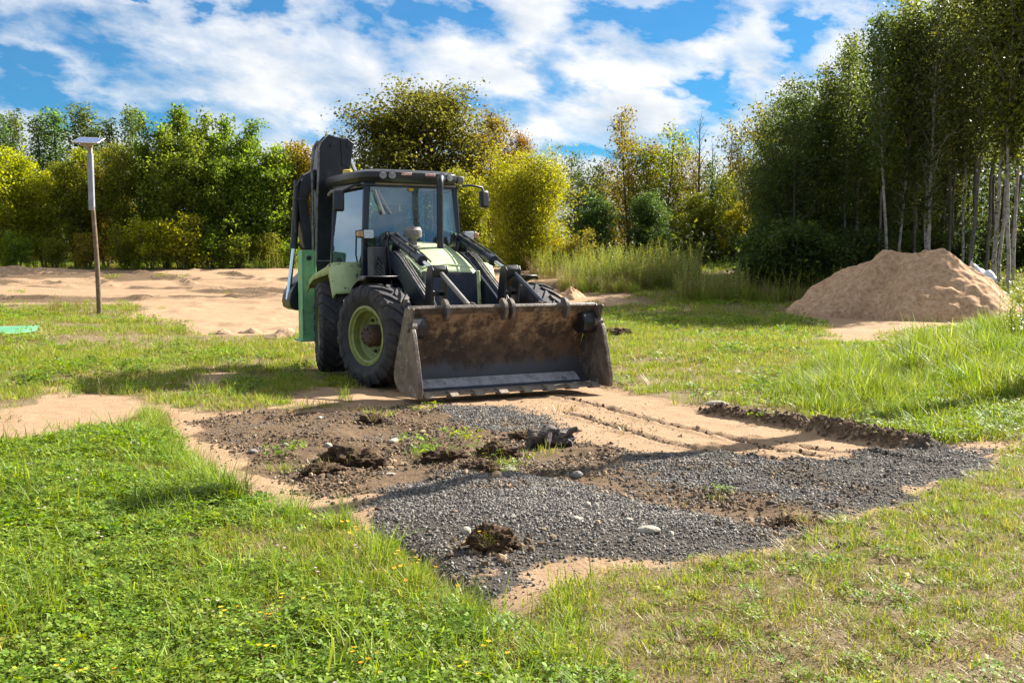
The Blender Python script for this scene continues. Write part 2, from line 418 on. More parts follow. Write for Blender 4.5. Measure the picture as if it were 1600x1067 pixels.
_a = zone((625, 600), (560, 622), (430, 645), (330, 640)); _b = lzone((228, 640), (256, 692), (304, 734), (394, 772), (500, 796), (555, 804), (615, 844), (675, 885), (725, 922), (800, 936))
_c = zone((870, 925), (980, 895), (1100, 876), (1215, 862), (1250, 822), (1350, 805), (1440, 775),
              (1510, 735), (1600, 700), (1640, 672), (1500, 690), (1430, 690), (1280, 660), (1120, 632), (1010, 612), (950, 596), (800, 590)); Z_BARE = np.concatenate([_a, _b, _c])
Z_GRAV1 = zone((520, 792), (600, 762), (700, 738), (800, 738), (900, 745), (1000, 775), (1100, 795), (1190, 812), (1222, 824), (1190, 848),
               (1080, 868), (960, 886), (850, 895), (715, 925), (655, 900), (600, 858), (535, 806))
Z_GRAV2 = zone((880, 730), (1000, 702), (1130, 702), (1250, 712), (1310, 700), (1330, 692), (1480, 692), (1570, 702), (1510, 742), (1440, 776),
               (1250, 804), (1150, 790), (1060, 772), (960, 748))
Z_GRAV3 = zone((690, 630), (800, 628), (850, 640), (865, 668), (760, 672), (700, 662))
Z_SOIL = zone((268, 652), (430, 640), (640, 630), (850, 655), (960, 690), (1010, 715), (930, 755), (700, 750), (570, 775), (505, 785), (430, 752), (370, 725), (312, 690))
Z_SOIL2 = zone((900, 735), (1060, 712), (1250, 735), (1420, 760), (1250, 808), (1200, 815), (1100, 795), (1000, 776))
Z_LAWN = lzone((-900, 1500), (-900, 690), (-100, 700), (60, 700), (150, 674), (236, 662), (262, 692), (310, 734), (400, 770), (505, 794), (560, 802),
              (620, 842), (680, 882), (730, 918), (800, 930), (870, 960), (960, 1010), (1040, 1067), (1200, 1500))
Z_MIX = zone((560, 765), (700, 745), (900, 728), (1010, 712), (1260, 730), (1420, 760), (1250, 812), (1215, 835), (1100, 815), (900, 770), (620, 790))
Z_PATCHL = zone((-160, 645), (60, 632), (120, 605), (230, 624), (300, 632), (300, 655), (236, 660), (160, 668), (60, 695), (-160, 712))
Z_PATCHM = zone((48, 622), (62, 598), (100, 590), (125, 606), (110, 625), (70, 632))
Z_PATCHN = zone((280, 596), (330, 580), (380, 582), (360, 603), (300, 606))
Z_SHADE_GRASSLESS = zone((470, 560), (520, 600), (640, 615), (640, 630), (430, 640), (400, 620), (500, 600))
Z_SANDM = zone((180, 500), (250, 478), (480, 470), (520, 490), (520, 545), (470, 535), (400, 525), (330, 525), (260, 505))
Z_PILEAPRON = zone((1235, 500), (1300, 488), (1560, 480), (1600, 500), (1400, 520), (1370, 540), (1250, 545), (1290, 520))
Z_CLODR = zone((935, 515), (965, 510), (990, 518), (985, 528), (940, 530))
TRACKS = [np.array([pt(*p) for p in L]) for L in (
    [(870, 615), (940, 630), (1010, 650), (1110, 672), (1210, 695), (1330, 715)],
    [(885, 640), (960, 660), (1040, 685), (1130, 705), (1240, 722)],
    [(1180, 678), (1290, 697), (1400, 712), (1480, 720)],
    [(1110, 690), (1220, 712), (1330, 725)])]
RIDGE = np.array([pt(*p) for p in [(1105, 640), (1180, 652), (1250, 664), (1330, 680), (1410, 692), (1450, 694)]])
LAWN_EDGE = np.array([pt(*p, lawn_top(*p)) for p in [(232, 640), (262, 692), (310, 734), (400, 770), (505, 794), (560, 802), (620, 842), (680, 882), (730, 918), (800, 930)]])

BANK = [[((px - 800) / F_PX * D, D) for px, D in L] for L in (
    [(-40, 41.5), (120, 40.0), (300, 38.6), (500, 38.2)], [(-40, 37.2), (120, 36.4), (260, 36.2), (500, 35.4)], [(200, 36.6), (330, 36.4), (500, 36.2)],
    [(20, 39.6), (70, 38.2), (110, 36.6)], [(110, 40.4), (150, 38.6), (175, 36.5)], [(215, 41.2), (262, 39.2), (300, 37.2)], [(300, 42.5), (360, 40), (420, 38)], [(-40, 34.2), (150, 33.9), (320, 34.3), (480, 34.0)],
    [(800, 37.5), (900, 37.0)], [(780, 35.6), (880, 35.4)])]
def bank(x, y):
    yy = y + 0.10 * np.maximum(-x, 0) * 0.0
    return 1.3 * sstep(26.0, 46.0, yy) * (0.55 + 0.9 * sstep(26, 40, yy)) / 1.45

def lumps(X, Y, a, s, seed):
    return a * fbm(X, Y, s, 4, seed)

def ground_z(X, Y, detail=True):
    X = np.asarray(X, float); Y = np.asarray(Y, float)
    z = bank(X, Y)
    z = z + 0.05 * fbm(X, Y, 5.0, 3, 1) * sstep(3, 9, Y) + 0.10 * fbm(X, Y, 14, 2, 2) * sstep(20, 32, Y)
    z = z + 0.10 * fbm(X, Y, 2.2, 3, 3) * sstep(10, 14, Y) * sstep(34, 28, Y)
    dl = sdist(Z_LAWN, X, Y)
    z = z + 0.13 * sstep(-0.10, 0.10, dl) * sstep(0.0, 1.0, (10.2 - Y) / 3)
    z = z + 0.025 * fbm(X, Y, 0.5, 3, 4) * sstep(0, 0.3, dl)
    bare = sdist(Z_BARE, X, Y)
    b = sstep(-0.1, 0.25, bare)
    z = z - 0.03 * b
    soil = np.maximum(sstep(-0.15, 0.25, sdist(Z_SOIL, X, Y)), 0.7 * sstep(-0.15, 0.3, sdist(Z_SOIL2, X, Y)))
    g1 = sstep(-0.05, 0.3, sdist(Z_GRAV1, X, Y)); g2 = sstep(-0.05, 0.3, sdist(Z_GRAV2, X, Y))
    z = z + 0.085 * np.maximum(fbm(X, Y, 0.42, 4, 6), -0.15) * soil
    z = z + (0.055 + 0.05 * fbm(X, Y, 0.6, 3, 7)) * g1 + (0.03 + 0.05 * fbm(X, Y, 0.5, 3, 8)) * g2
    # scraped hollow along the foot of the lawn by the gravel
    cx, cy = pt(720, 885)
    d, sd = pdist(LAWN_EDGE[5:9], X, Y)
    z = z - 0.12 * np.exp(-((d - 0.10) / 0.16) ** 2) * (sd > 0) * (1 + 1.2 * vnoise(X, Y, 0.25, 64))
    # wheel ruts in the smooth sand
    for k, T in enumerate(TRACKS):
        d, sd = pdist(T, X, Y)
        w = 0.035 + 0.02 * vnoise(X, Y, 0.3, 20 + k)
        z = z - (0.035 + 0.05 * np.maximum(vnoise(X, Y, 0.12, 30 + k), -0.2)) * np.exp(-(d / w) ** 2) * b
        z = z + 0.016 * np.exp(-((d - 0.09) / 0.04) ** 2) * (1 + 2 * vnoise(X, Y, 0.1, 33 + k)) * b
    # pushed-up ridge at the right, higher ground behind it
    d, sd = pdist(RIDGE, X, Y)
    fade = sstep(0, 0.4, X - RIDGE[0][0] + 0.25) * sstep(0, 0.5, RIDGE[-1][0] + 0.4 - X)
    hh = 0.10 + 0.12 * fbm(X, Y, 0.22, 3, 12)
    prof = np.where(sd < 0, np.exp(-(d / 0.07) ** 2), np.exp(-(d / 0.22) ** 2))
    z = z + hh * prof * fade
    # far sand bank: graded steps and machine tracks
    fs = far_sand(X, Y)
    z = z + fs * (0.03 * np.abs(fbm(X * 0.30, Y, 1.3, 4, 14)) + 0.035 * fbm(X * .4, Y, 0.45, 3, 15))
    for k, T in enumerate(BANK):
        d, sd = pdist(T, X, Y); j = 1 + 1.5 * vnoise(X, Y, 0.7, 60 + k)
        br = sstep(-.2, .25, vnoise(X, Y, 1.1, 67 + k)); z = z + fs * br * (0.09 * np.exp(-(d / 0.17) ** 2) * (1 + 1.4 * vnoise(X, Y, 0.3, 66)) - 0.05 * np.exp(-((d - 0.35) / 0.2) ** 2))
    sm = sstep(-0.5, 0.8, sdist(Z_SANDM, X, Y))
    z = z + sm * 0.16 * np.maximum(fbm(X, Y, 1.0, 4, 16), -0.1)
    if detail:
        z = z + 0.012 * fbm(X, Y, 0.16, 2, 18) * np.where(b > 0.3, 0.6, 1.0) * (Y < 20)
    return z

def far_sand(X, Y):
    e = 32.2 + 1.2 * fbm(X, Y, 6, 3, 41) + 0.03 * X
    left = sstep(-0.6, 0.6, Y - e) * sstep(0.0, 2.0, 5.0 + 0.0 * X - X + 1.5 * fbm(X, Y, 3, 2, 43))
    return left * sstep(0, 2.5, 46.5 + 1.5 * fbm(X, Y, 4, 2, 44) - Y)

def zones(X, Y):
    """sand, soil, gravel weights"""
    n1 = fbm(X, Y, 0.5, 4, 50); n2 = fbm(X, Y, 1.6, 4, 51)
    bare = sstep(-0.03, 0.10, sdist(Z_BARE, X, Y) + 0.16 * n1)
    sand = bare.copy()
    sand = np.maximum(sand, sstep(-0.1, 0.35, sdist(Z_PATCHL, X, Y) + 0.5 * n1) * 0.9)
    sand = np.maximum(sand, sstep(-0.05, 0.2, sdist(Z_PATCHM, X, Y) + 0.25 * n1))
    sand = np.maximum(sand, sstep(-0.05, 0.2, sdist(Z_PATCHN, X, Y) + 0.25 * n1))
    sand = np.maximum(sand, sstep(-0.4, 0.8, sdist(Z_SANDM, X, Y) + 1.1 * n2))
    sand = np.maximum(sand, far_sand(X, Y))
    sand = np.maximum(sand, sstep(-0.3, 0.6, sdist(Z_PILEAPRON, X, Y) + 0.9 * n2))
    sand = np.maximum(sand, 0.9 * sstep(-0.1, 0.25, sdist(Z_SHADE_GRASSLESS, X, Y) + 0.4 * n1))
    soil = np.maximum(sstep(-0.05, 0.22, sdist(Z_SOIL, X, Y) + 0.3 * n1), 0.85 * sstep(-0.05, 0.25, sdist(Z_SOIL2, X, Y) + 0.35 * n1))
    soil = np.maximum(soil, 0.8 * sstep(-0.1, 0.2, sdist(Z_MIX, X, Y) + 0.4 * n1))
    soil = np.maximum(soil, sstep(-0.1, 0.25, sdist(Z_CLODR, X, Y) + 0.2 * n1))
    for T in TRACKS:
        d, sd = pdist(T, X, Y)
        soil = np.maximum(soil, 0.75 * np.exp(-(d / 0.05) ** 2) * bare)
    fs_ = far_sand(X, Y)
    soil = np.maximum(soil, 0.72 * fs_ * sstep(-.06, .3, fbm(X * .35, Y, 2.2, 4, 68)))
    for T in BANK:
        d, sd = pdist(T, X, Y); soil = np.maximum(soil, 0.9 * np.exp(-(d / 0.24) ** 2) * sstep(-.25, .15, n1))
    d, sd = pdist(RIDGE, X, Y)
    soil = np.maximum(soil, 0.8 * np.exp(-(d / 0.13) ** 2))
    cx, cy = pt(715, 878)
    d, sd = pdist(LAWN_EDGE[5:9], X, Y)
    edge_soil = sstep(0.35, 0.7, np.exp(-(d / 0.30) ** 2) * (sd > 0) + 0.5 * n1)
    soil = np.maximum(soil, edge_soil)
    grav = np.maximum(sstep(-0.10, 0.24, sdist(Z_GRAV1, X, Y) + 0.42 * n1), sstep(-0.12, 0.34, sdist(Z_GRAV2, X, Y) + 0.5 * n1) * np.where(soil > 0.5, 0.75, 1))
    grav = np.maximum(grav, sstep(-0.12, 0.24, sdist(Z_GRAV3, X, Y) + 0.35 * n1))
    grav = grav * (1 - 0.75 * edge_soil)
    return sand, soil, grav

def axis(lo, hi, step, far, k=1.07):
    a = list(np.arange(lo, hi, step)); s = step
    while a[-1] < far: s *= k; a.append(a[-1] + s)
    s = step
    return a
xs = axis(0, 6.2, 0.032, 1500, 1.03); xs = np.array([-v for v in xs[:0:-1]] + xs)
ys = axis(2.6, 14.5, 0.032, 30, 1.006)
s = ys[-1] - ys[-2]
while ys[-1] < 60: ys.append(ys[-1] + s)
while ys[-1] < 2500: s *= 1.12; ys.append(ys[-1] + s)
yb = [2.6]; s = 0.05
while yb[-1] > -300: s *= 1.25; yb.append(yb[-1] - s)
ys = np.array(yb[:0:-1] + ys)
GX, GY = np.meshgrid(xs, ys)
GZ = ground_z(GX, GY)
nx, ny = len(xs), len(ys)
me = bpy.data.meshes.new('ground')
co = np.stack([GX, GY, GZ], -1).reshape(-1, 3)
me.vertices.add(nx * ny); me.vertices.foreach_set('co', co.reshape(-1).astype(np.float32))
ii = np.arange(nx * ny).reshape(ny, nx)
q = np.stack([ii[:-1, :-1], ii[:-1, 1:], ii[1:, 1:], ii[1:, :-1]], -1).reshape(-1)
nf = (nx - 1) * (ny - 1)
me.loops.add(nf * 4); me.loops.foreach_set('vertex_index', q.astype(np.int32))
me.polygons.add(nf); me.polygons.foreach_set('loop_start', np.arange(0, nf * 4, 4, dtype=np.int32)); me.polygons.foreach_set('loop_total', np.full(nf, 4, dtype=np.int32))
me.update(calc_edges=True); me.shade_smooth()
zs, zo, zg = zones(GX, GY)
a = me.attributes.new('zone', 'FLOAT_COLOR', 'POINT')
a.data.foreach_set('color', np.stack([zs, zo, zg, np.ones_like(zs)], -1).reshape(-1).astype(np.float32))

def ground_material():
    m, nt, ns, L = new_mat('ground_earth')
    out = N(ns, 'ShaderNodeOutputMaterial'); b = N(ns, 'ShaderNodeBsdfPrincipled'); b.inputs['Roughness'].default_value = 0.95; b.inputs['Specular IOR Level'].default_value = 0.15
    L.new(b.outputs[0], out.inputs[0])
    tc = N(ns, 'ShaderNodeTexCoord')
    at = N(ns, 'ShaderNodeAttribute', attribute_name='zone'); sp = N(ns, 'ShaderNodeSeparateColor'); L.new(at.outputs['Color'], sp.inputs[0])
    def noise(scale, det=8, rough=0.6):
        n = N(ns, 'ShaderNodeTexNoise'); n.inputs['Scale'].default_value = scale; n.inputs['Detail'].default_value = det; n.inputs['Roughness'].default_value = rough
        L.new(tc.outputs['Object'], n.inputs['Vector']); return n
    def col2(n, lo, c1, hi, c2):
        r = ramp(ns, [(lo, c1), (hi, c2)]); L.new(n.outputs['Fac'], r.inputs[0]); return r
    turf = col2(noise(11, 12, 0.8), 0.35, (0.13, 0.10, 0.05), 0.65, (0.26, 0.195, 0.115))
    sand = col2(noise(5, 12, 0.7), 0.3, (0.30, 0.197, 0.118), 0.7, (0.40, 0.272, 0.168))
    soil = col2(noise(22, 10, 0.75), 0.35, (0.075, 0.048, 0.029), 0.68, (0.205, 0.14, 0.085))
    grav = col2(noise(70, 6, 0.7), 0.35, (0.036, 0.031, 0.027), 0.68, (0.125, 0.108, 0.09))
    def mix(a_, b_, f):
        x = N(ns, 'ShaderNodeMix', data_type='RGBA'); L.new(a_, x.inputs['A']); L.new(b_, x.inputs['B']); L.new(f, x.inputs['Factor']); return x.outputs['Result']
    def edge(ch, scale):
        n = noise(scale, 6, 0.7)
        ma = N(ns, 'ShaderNodeMath', operation='ADD'); L.new(ch, ma.inputs[0])
        ms = N(ns, 'ShaderNodeMath', operation='MULTIPLY_ADD'); L.new(n.outputs['Fac'], ms.inputs[0]); ms.inputs[1].default_value = 1.2; ms.inputs[2].default_value = -0.6
        L.new(ms.outputs[0], ma.inputs[1])
        r = ramp(ns, [(0.38, 0.0), (0.6, 1.0)]); L.new(ma.outputs[0], r.inputs[0]); return r.outputs[0]
    c = mix(turf.outputs[0], sand.outputs[0], edge(sp.outputs[0], 9))
    c = mix(c, soil.outputs[0], edge(sp.outputs[1], 14))
    c = mix(c, grav.outputs[0], edge(sp.outputs[2], 18))
    L.new(c, b.inputs['Base Color'])
    n1 = noise(35, 8, 0.7)
    bp = N(ns, 'ShaderNodeBump'); bp.inputs['Strength'].default_value = 0.8; bp.inputs['Distance'].default_value = 0.03
    L.new(n1.outputs['Fac'], bp.inputs['Height']); L.new(bp.outputs[0], b.inputs['Normal'])
    return m
me.materials.append(ground_material())
ground = link_mesh('ground', me); tag(ground, 'sandy building plot with bare earth, gravel and grass', 'ground', kind='structure')

def gz(x, y): return float(ground_z(np.array([x]), np.array([y]))[0])

# ------------------------------------------------------------------ world and sun
SUN_AZ = math.atan2(0.80, 0.60)     # from +y towards +x
SUN_EL = R(37)
w = bpy.data.worlds.new('World'); S.world = w; w.use_nodes = True
nt = w.node_tree; ns = nt.nodes; L = nt.links; ns.clear()
out = N(ns, 'ShaderNodeOutputWorld'); bg = N(ns, 'ShaderNodeBackground'); bg.inputs['Strength'].default_value = 0.030
L.new(bg.outputs[0], out.inputs[0])
sky = N(ns, 'ShaderNodeTexSky', sky_type='NISHITA'); sky.sun_disc = False; sky.sun_elevation = SUN_EL; sky.sun_rotation = SUN_AZ
sky.air_density = 1.0; sky.dust_density = 0.3; sky.ozone_density = 3.0
tc = N(ns, 'ShaderNodeTexCoord'); sx = N(ns, 'ShaderNodeSeparateXYZ'); L.new(tc.outputs['Generated'], sx.inputs[0])
def math_(op, a_, b_=None, c_=None):
    n = N(ns, 'ShaderNodeMath', operation=op)
    for k, v in enumerate((a_, b_, c_)):
        if v is None: continue
        if isinstance(v, (int, float)): n.inputs[k].default_value = v
        else: L.new(v, n.inputs[k])
    return n.outputs[0]
az = math_('ARCTAN2', sx.outputs['X'], sx.outputs['Y']); el = math_('ARCSINE', sx.outputs['Z'])
cv = N(ns, 'ShaderNodeCombineXYZ'); L.new(az, cv.inputs[0]); L.new(el, cv.inputs[1])
cb = N(ns, 'ShaderNodeCombineXYZ'); L.new(math_('ADD', az, math_('MULTIPLY', el, 0.5)), cb.inputs[0]); L.new(math_('MULTIPLY', el, 1.9), cb.inputs[1])
n0 = N(ns, 'ShaderNodeTexNoise'); n0.inputs['Scale'].default_value = 5; n0.inputs['Detail'].default_value = 3; L.new(cb.outputs[0], n0.inputs['Vector'])
ad = N(ns, 'ShaderNodeMix', data_type='VECTOR'); ad.inputs['Factor'].default_value = 0.10
L.new(cb.outputs[0], ad.inputs['A']); L.new(n0.outputs['Color'], ad.inputs['B'])
n1 = N(ns, 'ShaderNodeTexNoise'); n1.inputs['Scale'].default_value = 9; n1.inputs['Detail'].default_value = 12; n1.inputs['Roughness'].default_value = 0.6
L.new(ad.outputs['Result'], n1.inputs['Vector'])
# openings of blue between the clouds: (azimuth, elevation, width, height, tilt, strength)
HOLES = []
for (px, py, wpx, hpx, tilt, st) in [(410, 8, 70, 24, 0.15, 1), (655, 45, 100, 32, 0.1, 1), (735, 25, 30, 40, 0, .8), (880, 120, 70, 50, -0.5, 1), (800, 165, 110, 22, 0.1, .7),
        (1000, 25, 95, 26, -0.1, 1), (1085, 150, 35, 60, 0.35, .9), (1255, 85, 60, 55, -0.6, 1), (1150, 10, 60, 14, 0, .5), (150, 95, 190, 40, 0.1, .85), (330, 185, 130, 30, 0.12, .8),
        (60, 165, 130, 26, 0.1, .9), (210, 30, 22, 14, 0, .8), (880, 235, 130, 16, 0, .7), (480, 195, 90, 26, 0.25, .7), (1370, 25, 30, 40, 0, .6), (1130, 165, 60, 22, -.4, .5), (230, 60, 60, 20, .3, .5)]:
    HOLES.append((math.atan2(px - 800, 1600), math.atan((412 - py) / 1600), wpx / 1600, hpx / 1600, tilt, st))
nw = N(ns, 'ShaderNodeTexNoise'); nw.inputs['Scale'].default_value = 9; nw.inputs['Detail'].default_value = 7; nw.inputs['Roughness'].default_value = 0.6; L.new(cb.outputs[0], nw.inputs['Vector'])
sw_ = N(ns, 'ShaderNodeSeparateColor'); L.new(nw.outputs['Color'], sw_.inputs[0])
azw = math_('ADD', az, math_('MULTIPLY_ADD', sw_.outputs[0], 0.30, -0.15)); elw = math_('ADD', el, math_('MULTIPLY_ADD', sw_.outputs[1], 0.13, -0.065))
hole = None
for (a0, e0, wa, he, tl, st) in HOLES:
    da = math_('SUBTRACT', azw, a0); de = math_('SUBTRACT', elw, e0)
    u = math_('DIVIDE', math_('MULTIPLY_ADD', de, -tl, da), wa)
    v = math_('DIVIDE', math_('MULTIPLY_ADD', da, tl, de), he)
    r2 = math_('ADD', math_('MULTIPLY', u, u), math_('MULTIPLY', v, v))
    g = math_('MULTIPLY', math_('POWER', 2.718, math_('MULTIPLY', r2, -0.8)), st)
    hole = g if hole is None else math_('MAXIMUM', hole, g)
back = N(ns, 'ShaderNodeMapRange', interpolation_type='SMOOTHSTEP'); back.inputs['From Min'].default_value = 0.3; back.inputs['From Max'].default_value = -0.7; L.new(sx.outputs['Y'], back.inputs['Value'])
dens = math_('SUBTRACT', math_('SUBTRACT', math_('MULTIPLY_ADD', n1.outputs['Fac'], 2.8, -0.48), math_('MULTIPLY', hole, 1.2)), math_('MULTIPLY', back.outputs[0], 0.55))
cr = ramp(ns, [(0.0, 0.06), (0.5, 0.55), (1.0, 1.0)]); L.new(dens, cr.inputs[0])
n2 = N(ns, 'ShaderNodeTexNoise'); n2.inputs['Scale'].default_value = 14; n2.inputs['Detail'].default_value = 8; L.new(cb.outputs[0], n2.inputs['Vector'])
cc = ramp(ns, [(0.34, (8.0, 8.9, 10.0)), (0.58, (11.6, 11.7, 11.9))]); L.new(n2.outputs['Fac'], cc.inputs[0])
tint = N(ns, 'ShaderNodeMix', data_type='RGBA', blend_type='MULTIPLY'); tint.inputs['Factor'].default_value = 1.0
L.new(sky.outputs[0], tint.inputs['A']); tint.inputs['B'].default_value = (0.17, 0.88, 1.32, 1)
mx = N(ns, 'ShaderNodeMix', data_type='RGBA'); L.new(cr.outputs[0], mx.inputs['Factor']); L.new(tint.outputs['Result'], mx.inputs['A']); L.new(cc.outputs[0], mx.inputs['B'])
L.new(mx.outputs['Result'], bg.inputs['Color'])

sl = bpy.data.lights.new('sun', 'SUN'); sl.energy = 5.0; sl.angle = R(0.5); sl.color = (1.0, 0.93, 0.82)
so = bpy.data.objects.new('sun', sl); COL.objects.link(so)
sd_ = Vector((math.sin(SUN_AZ) * math.cos(SUN_EL), math.cos(SUN_AZ) * math.cos(SUN_EL), math.sin(SUN_EL)))
so.rotation_euler = sd_.to_track_quat('Z', 'Y').to_euler(); so.location = (30, 30, 40)
S.view_settings.view_transform = 'Standard'; S.view_settings.look = 'None'; S.view_settings.exposure = 1.58; S.view_settings.gamma = 1.0
S.cycles.max_bounces = 8; S.cycles.transparent_max_bounces = 12; S.cycles.diffuse_bounces = 3
S.cycles.use_denoising = True
# ------------------------------------------------------------------ backhoe loader (x forward, y to its left, z up; x = 0 at the cutting edge)
BX, BY, BROT = 0.04, 11.74, R(28 - 90)
bh = empty('backhoe_loader', (BX, BY, 0.0), BROT)
tag(bh, 'pale green and black backhoe loader with its wide muddy front bucket resting on the sand', 'backhoe loader')

# --- bucket
B_PROF = [(0.0, 0.06), (-0.14, 0.062), (-0.26, 0.075), (-0.40, 0.165), (-0.485, 0.275), (-0.48, 0.40), (-0.42, 0.56), (-0.33, 0.74), (-0.235, 0.88), (-0.13, 1.0)]
def offset_prof(prof, d):
    o = []
    for i, p in enumerate(prof):
        a = prof[max(i - 1, 0)]; b_ = prof[min(i + 1, len(prof) - 1)]
        t = Vector((b_[0] - a[0], b_[1] - a[1])).normalized()
        o.append((p[0] + (-t.y) * -d * -1, p[1] + t.x * -d * -1))
    return o
inner = B_PROF
outer = [(p[0] - 0.03 * (0 if i == 0 else 1), p[1] - (0.03 if i < 5 else 0.012)) for i, p in enumerate(B_PROF)]
WB = 1.255
mb = MB()
nb = len(inner); ys_ = np.linspace(-WB, WB, 25)
vs = [(x, y, z) for (x, z) in inner for y in ys_] + [(x, y, z) for (x, z) in outer for y in ys_]
k = len(ys_); fs = []
for i in range(nb - 1):
    for j in range(k - 1):
        fs.append((i * k + j, i * k + j + 1, (i + 1) * k + j + 1, (i + 1) * k + j))
        o_ = nb * k
        fs.append((o_ + i * k + j, o_ + (i + 1) * k + j, o_ + (i + 1) * k + j + 1, o_ + i * k + j + 1))
for j in range(k - 1):
    fs.append((j, nb * k + j, nb * k + j + 1, j + 1))
    a_ = (nb - 1) * k; fs.append((a_ + j, a_ + j + 1, nb * k + a_ + j + 1, nb * k + a_ + j))
mb.add(vs, fs)
bucket = mb.build('bucket', 'bucket_in', bh, smooth=60)
MB().prism([(-0.128, 0.985), (-0.10, 1.0), (-0.115, 1.03), (-0.16, 1.035), (-0.20, 0.955), (-0.17, 0.93)], -WB, WB, 'y').build('top_rim', 'bucket_out', bucket, bevel=0.006)
# shiny floor plate and cutting edge
MB().prism([(-0.27, 0.088), (-0.40, 0.171), (-0.395, 0.181), (-0.265, 0.098)], -WB + 0.06, WB - 0.12, 'y').build('wear_plate', 'steel', bucket)
MB().prism([(0.07, 0.045), (0.07, 0.055), (-0.04, 0.078), (-0.16, 0.072), (-0.16, 0.03), (0.0, 0.03)], -WB, WB, 'y').build('cutting_edge', 'tooth', bucket, bevel=0.004)
for sgn in (-1, 1):
    y0 = sgn * (WB + 0.002); y1 = sgn * (WB + 0.024)
    a_, b_ = min(y0, y1), max(y0, y1)
    # rear clam side
    MB().prism([(-0.09, 1.0), (-0.12, 1.03), (-0.20, 1.0), (-0.30, 0.80), (-0.43, 0.55), (-0.545, 0.26), (-0.53, 0.17), (-0.44, 0.09), (-0.30, 0.045), (-0.24, 0.05), (-0.22, 0.10), (-0.19, 0.32), (-0.12, 0.55), (-0.03, 0.78), (0.03, 0.94), (0.05, 1.0), (0.02, 1.02)], a_, b_, 'y').build('side_plate', 'bucket_out', bucket, bevel=0.006)
    # front jaw side with its curved lip
    y2 = sgn * (WB + 0.042); y3 = sgn * (WB - 0.012); a2, b2 = min(y2, y3), max(y2, y3)
    MB().prism([(-0.05, 0.77), (0.03, 0.79), (0.07, 0.73), (0.10, 0.62), (0.15, 0.48), (0.20, 0.30), (0.24, 0.13), (0.22, 0.05), (0.0, 0.035), (-0.20, 0.045), (-0.17, 0.30), (-0.11, 0.52)], a2, b2, 'y').build('jaw_plate', 'bucket_jaw', bucket, bevel=0.008)
    MB().tube([(-0.06, sgn * (WB - 0.06), 0.80), (-0.06, sgn * (WB + 0.06), 0.80)], 0.05, 14).build('jaw_pivot', 'bucket_out', bucket)
    MB().prism([(-0.2, 0.88), (-0.10, 0.92), (-0.03, 0.82), (-0.05, 0.70), (-0.2, 0.66), (-0.32, 0.70)], sgn * (WB - 0.20) if sgn > 0 else -WB + 0.002, sgn * (WB - 0.002) if sgn > 0 else -WB + 0.20, 'y').build('jaw_ram_guard', 'black', bucket, bevel=0.02)
tooth = None
for i in range(8):
    y = -1.12 + i * 2.24 / 7
    m_ = MB().prism([(0.15, 0.035), (0.15, 0.045), (0.07, 0.085), (0.015, 0.095), (-0.015, 0.085), (-0.03, 0.03), (0.03, 0.02)], -0.055, 0.055, 'y')
    if tooth is None:
        tooth = m_.mesh('tooth', 'tooth')
    o = link_mesh('tooth', tooth, bucket, (0, y, 0)); o.scale = (1, 1 - 0.1 * (i % 3 == 1), 1)
hook_poly = [(0.0 + 0.105 * math.cos(t) * (1 if math.cos(t) > 0 else .5), 0.13 * math.sin(t)) for t in np.linspace(0, 2 * math.pi, 18)[:-1]]
hk = MB().prism(hook_poly, -0.022, 0.022, 'y').mesh('hook', 'bucket_out')
for y in (-0.80, -0.04, 0.06, 0.82):
    o = link_mesh('hook', hk, bucket, (-0.135, y, 0.975)); o.rotation_euler = (0, R(-12), 0)

bucket.location = (0, -0.055, 0); bucket.scale = (1, 0.962, 1)
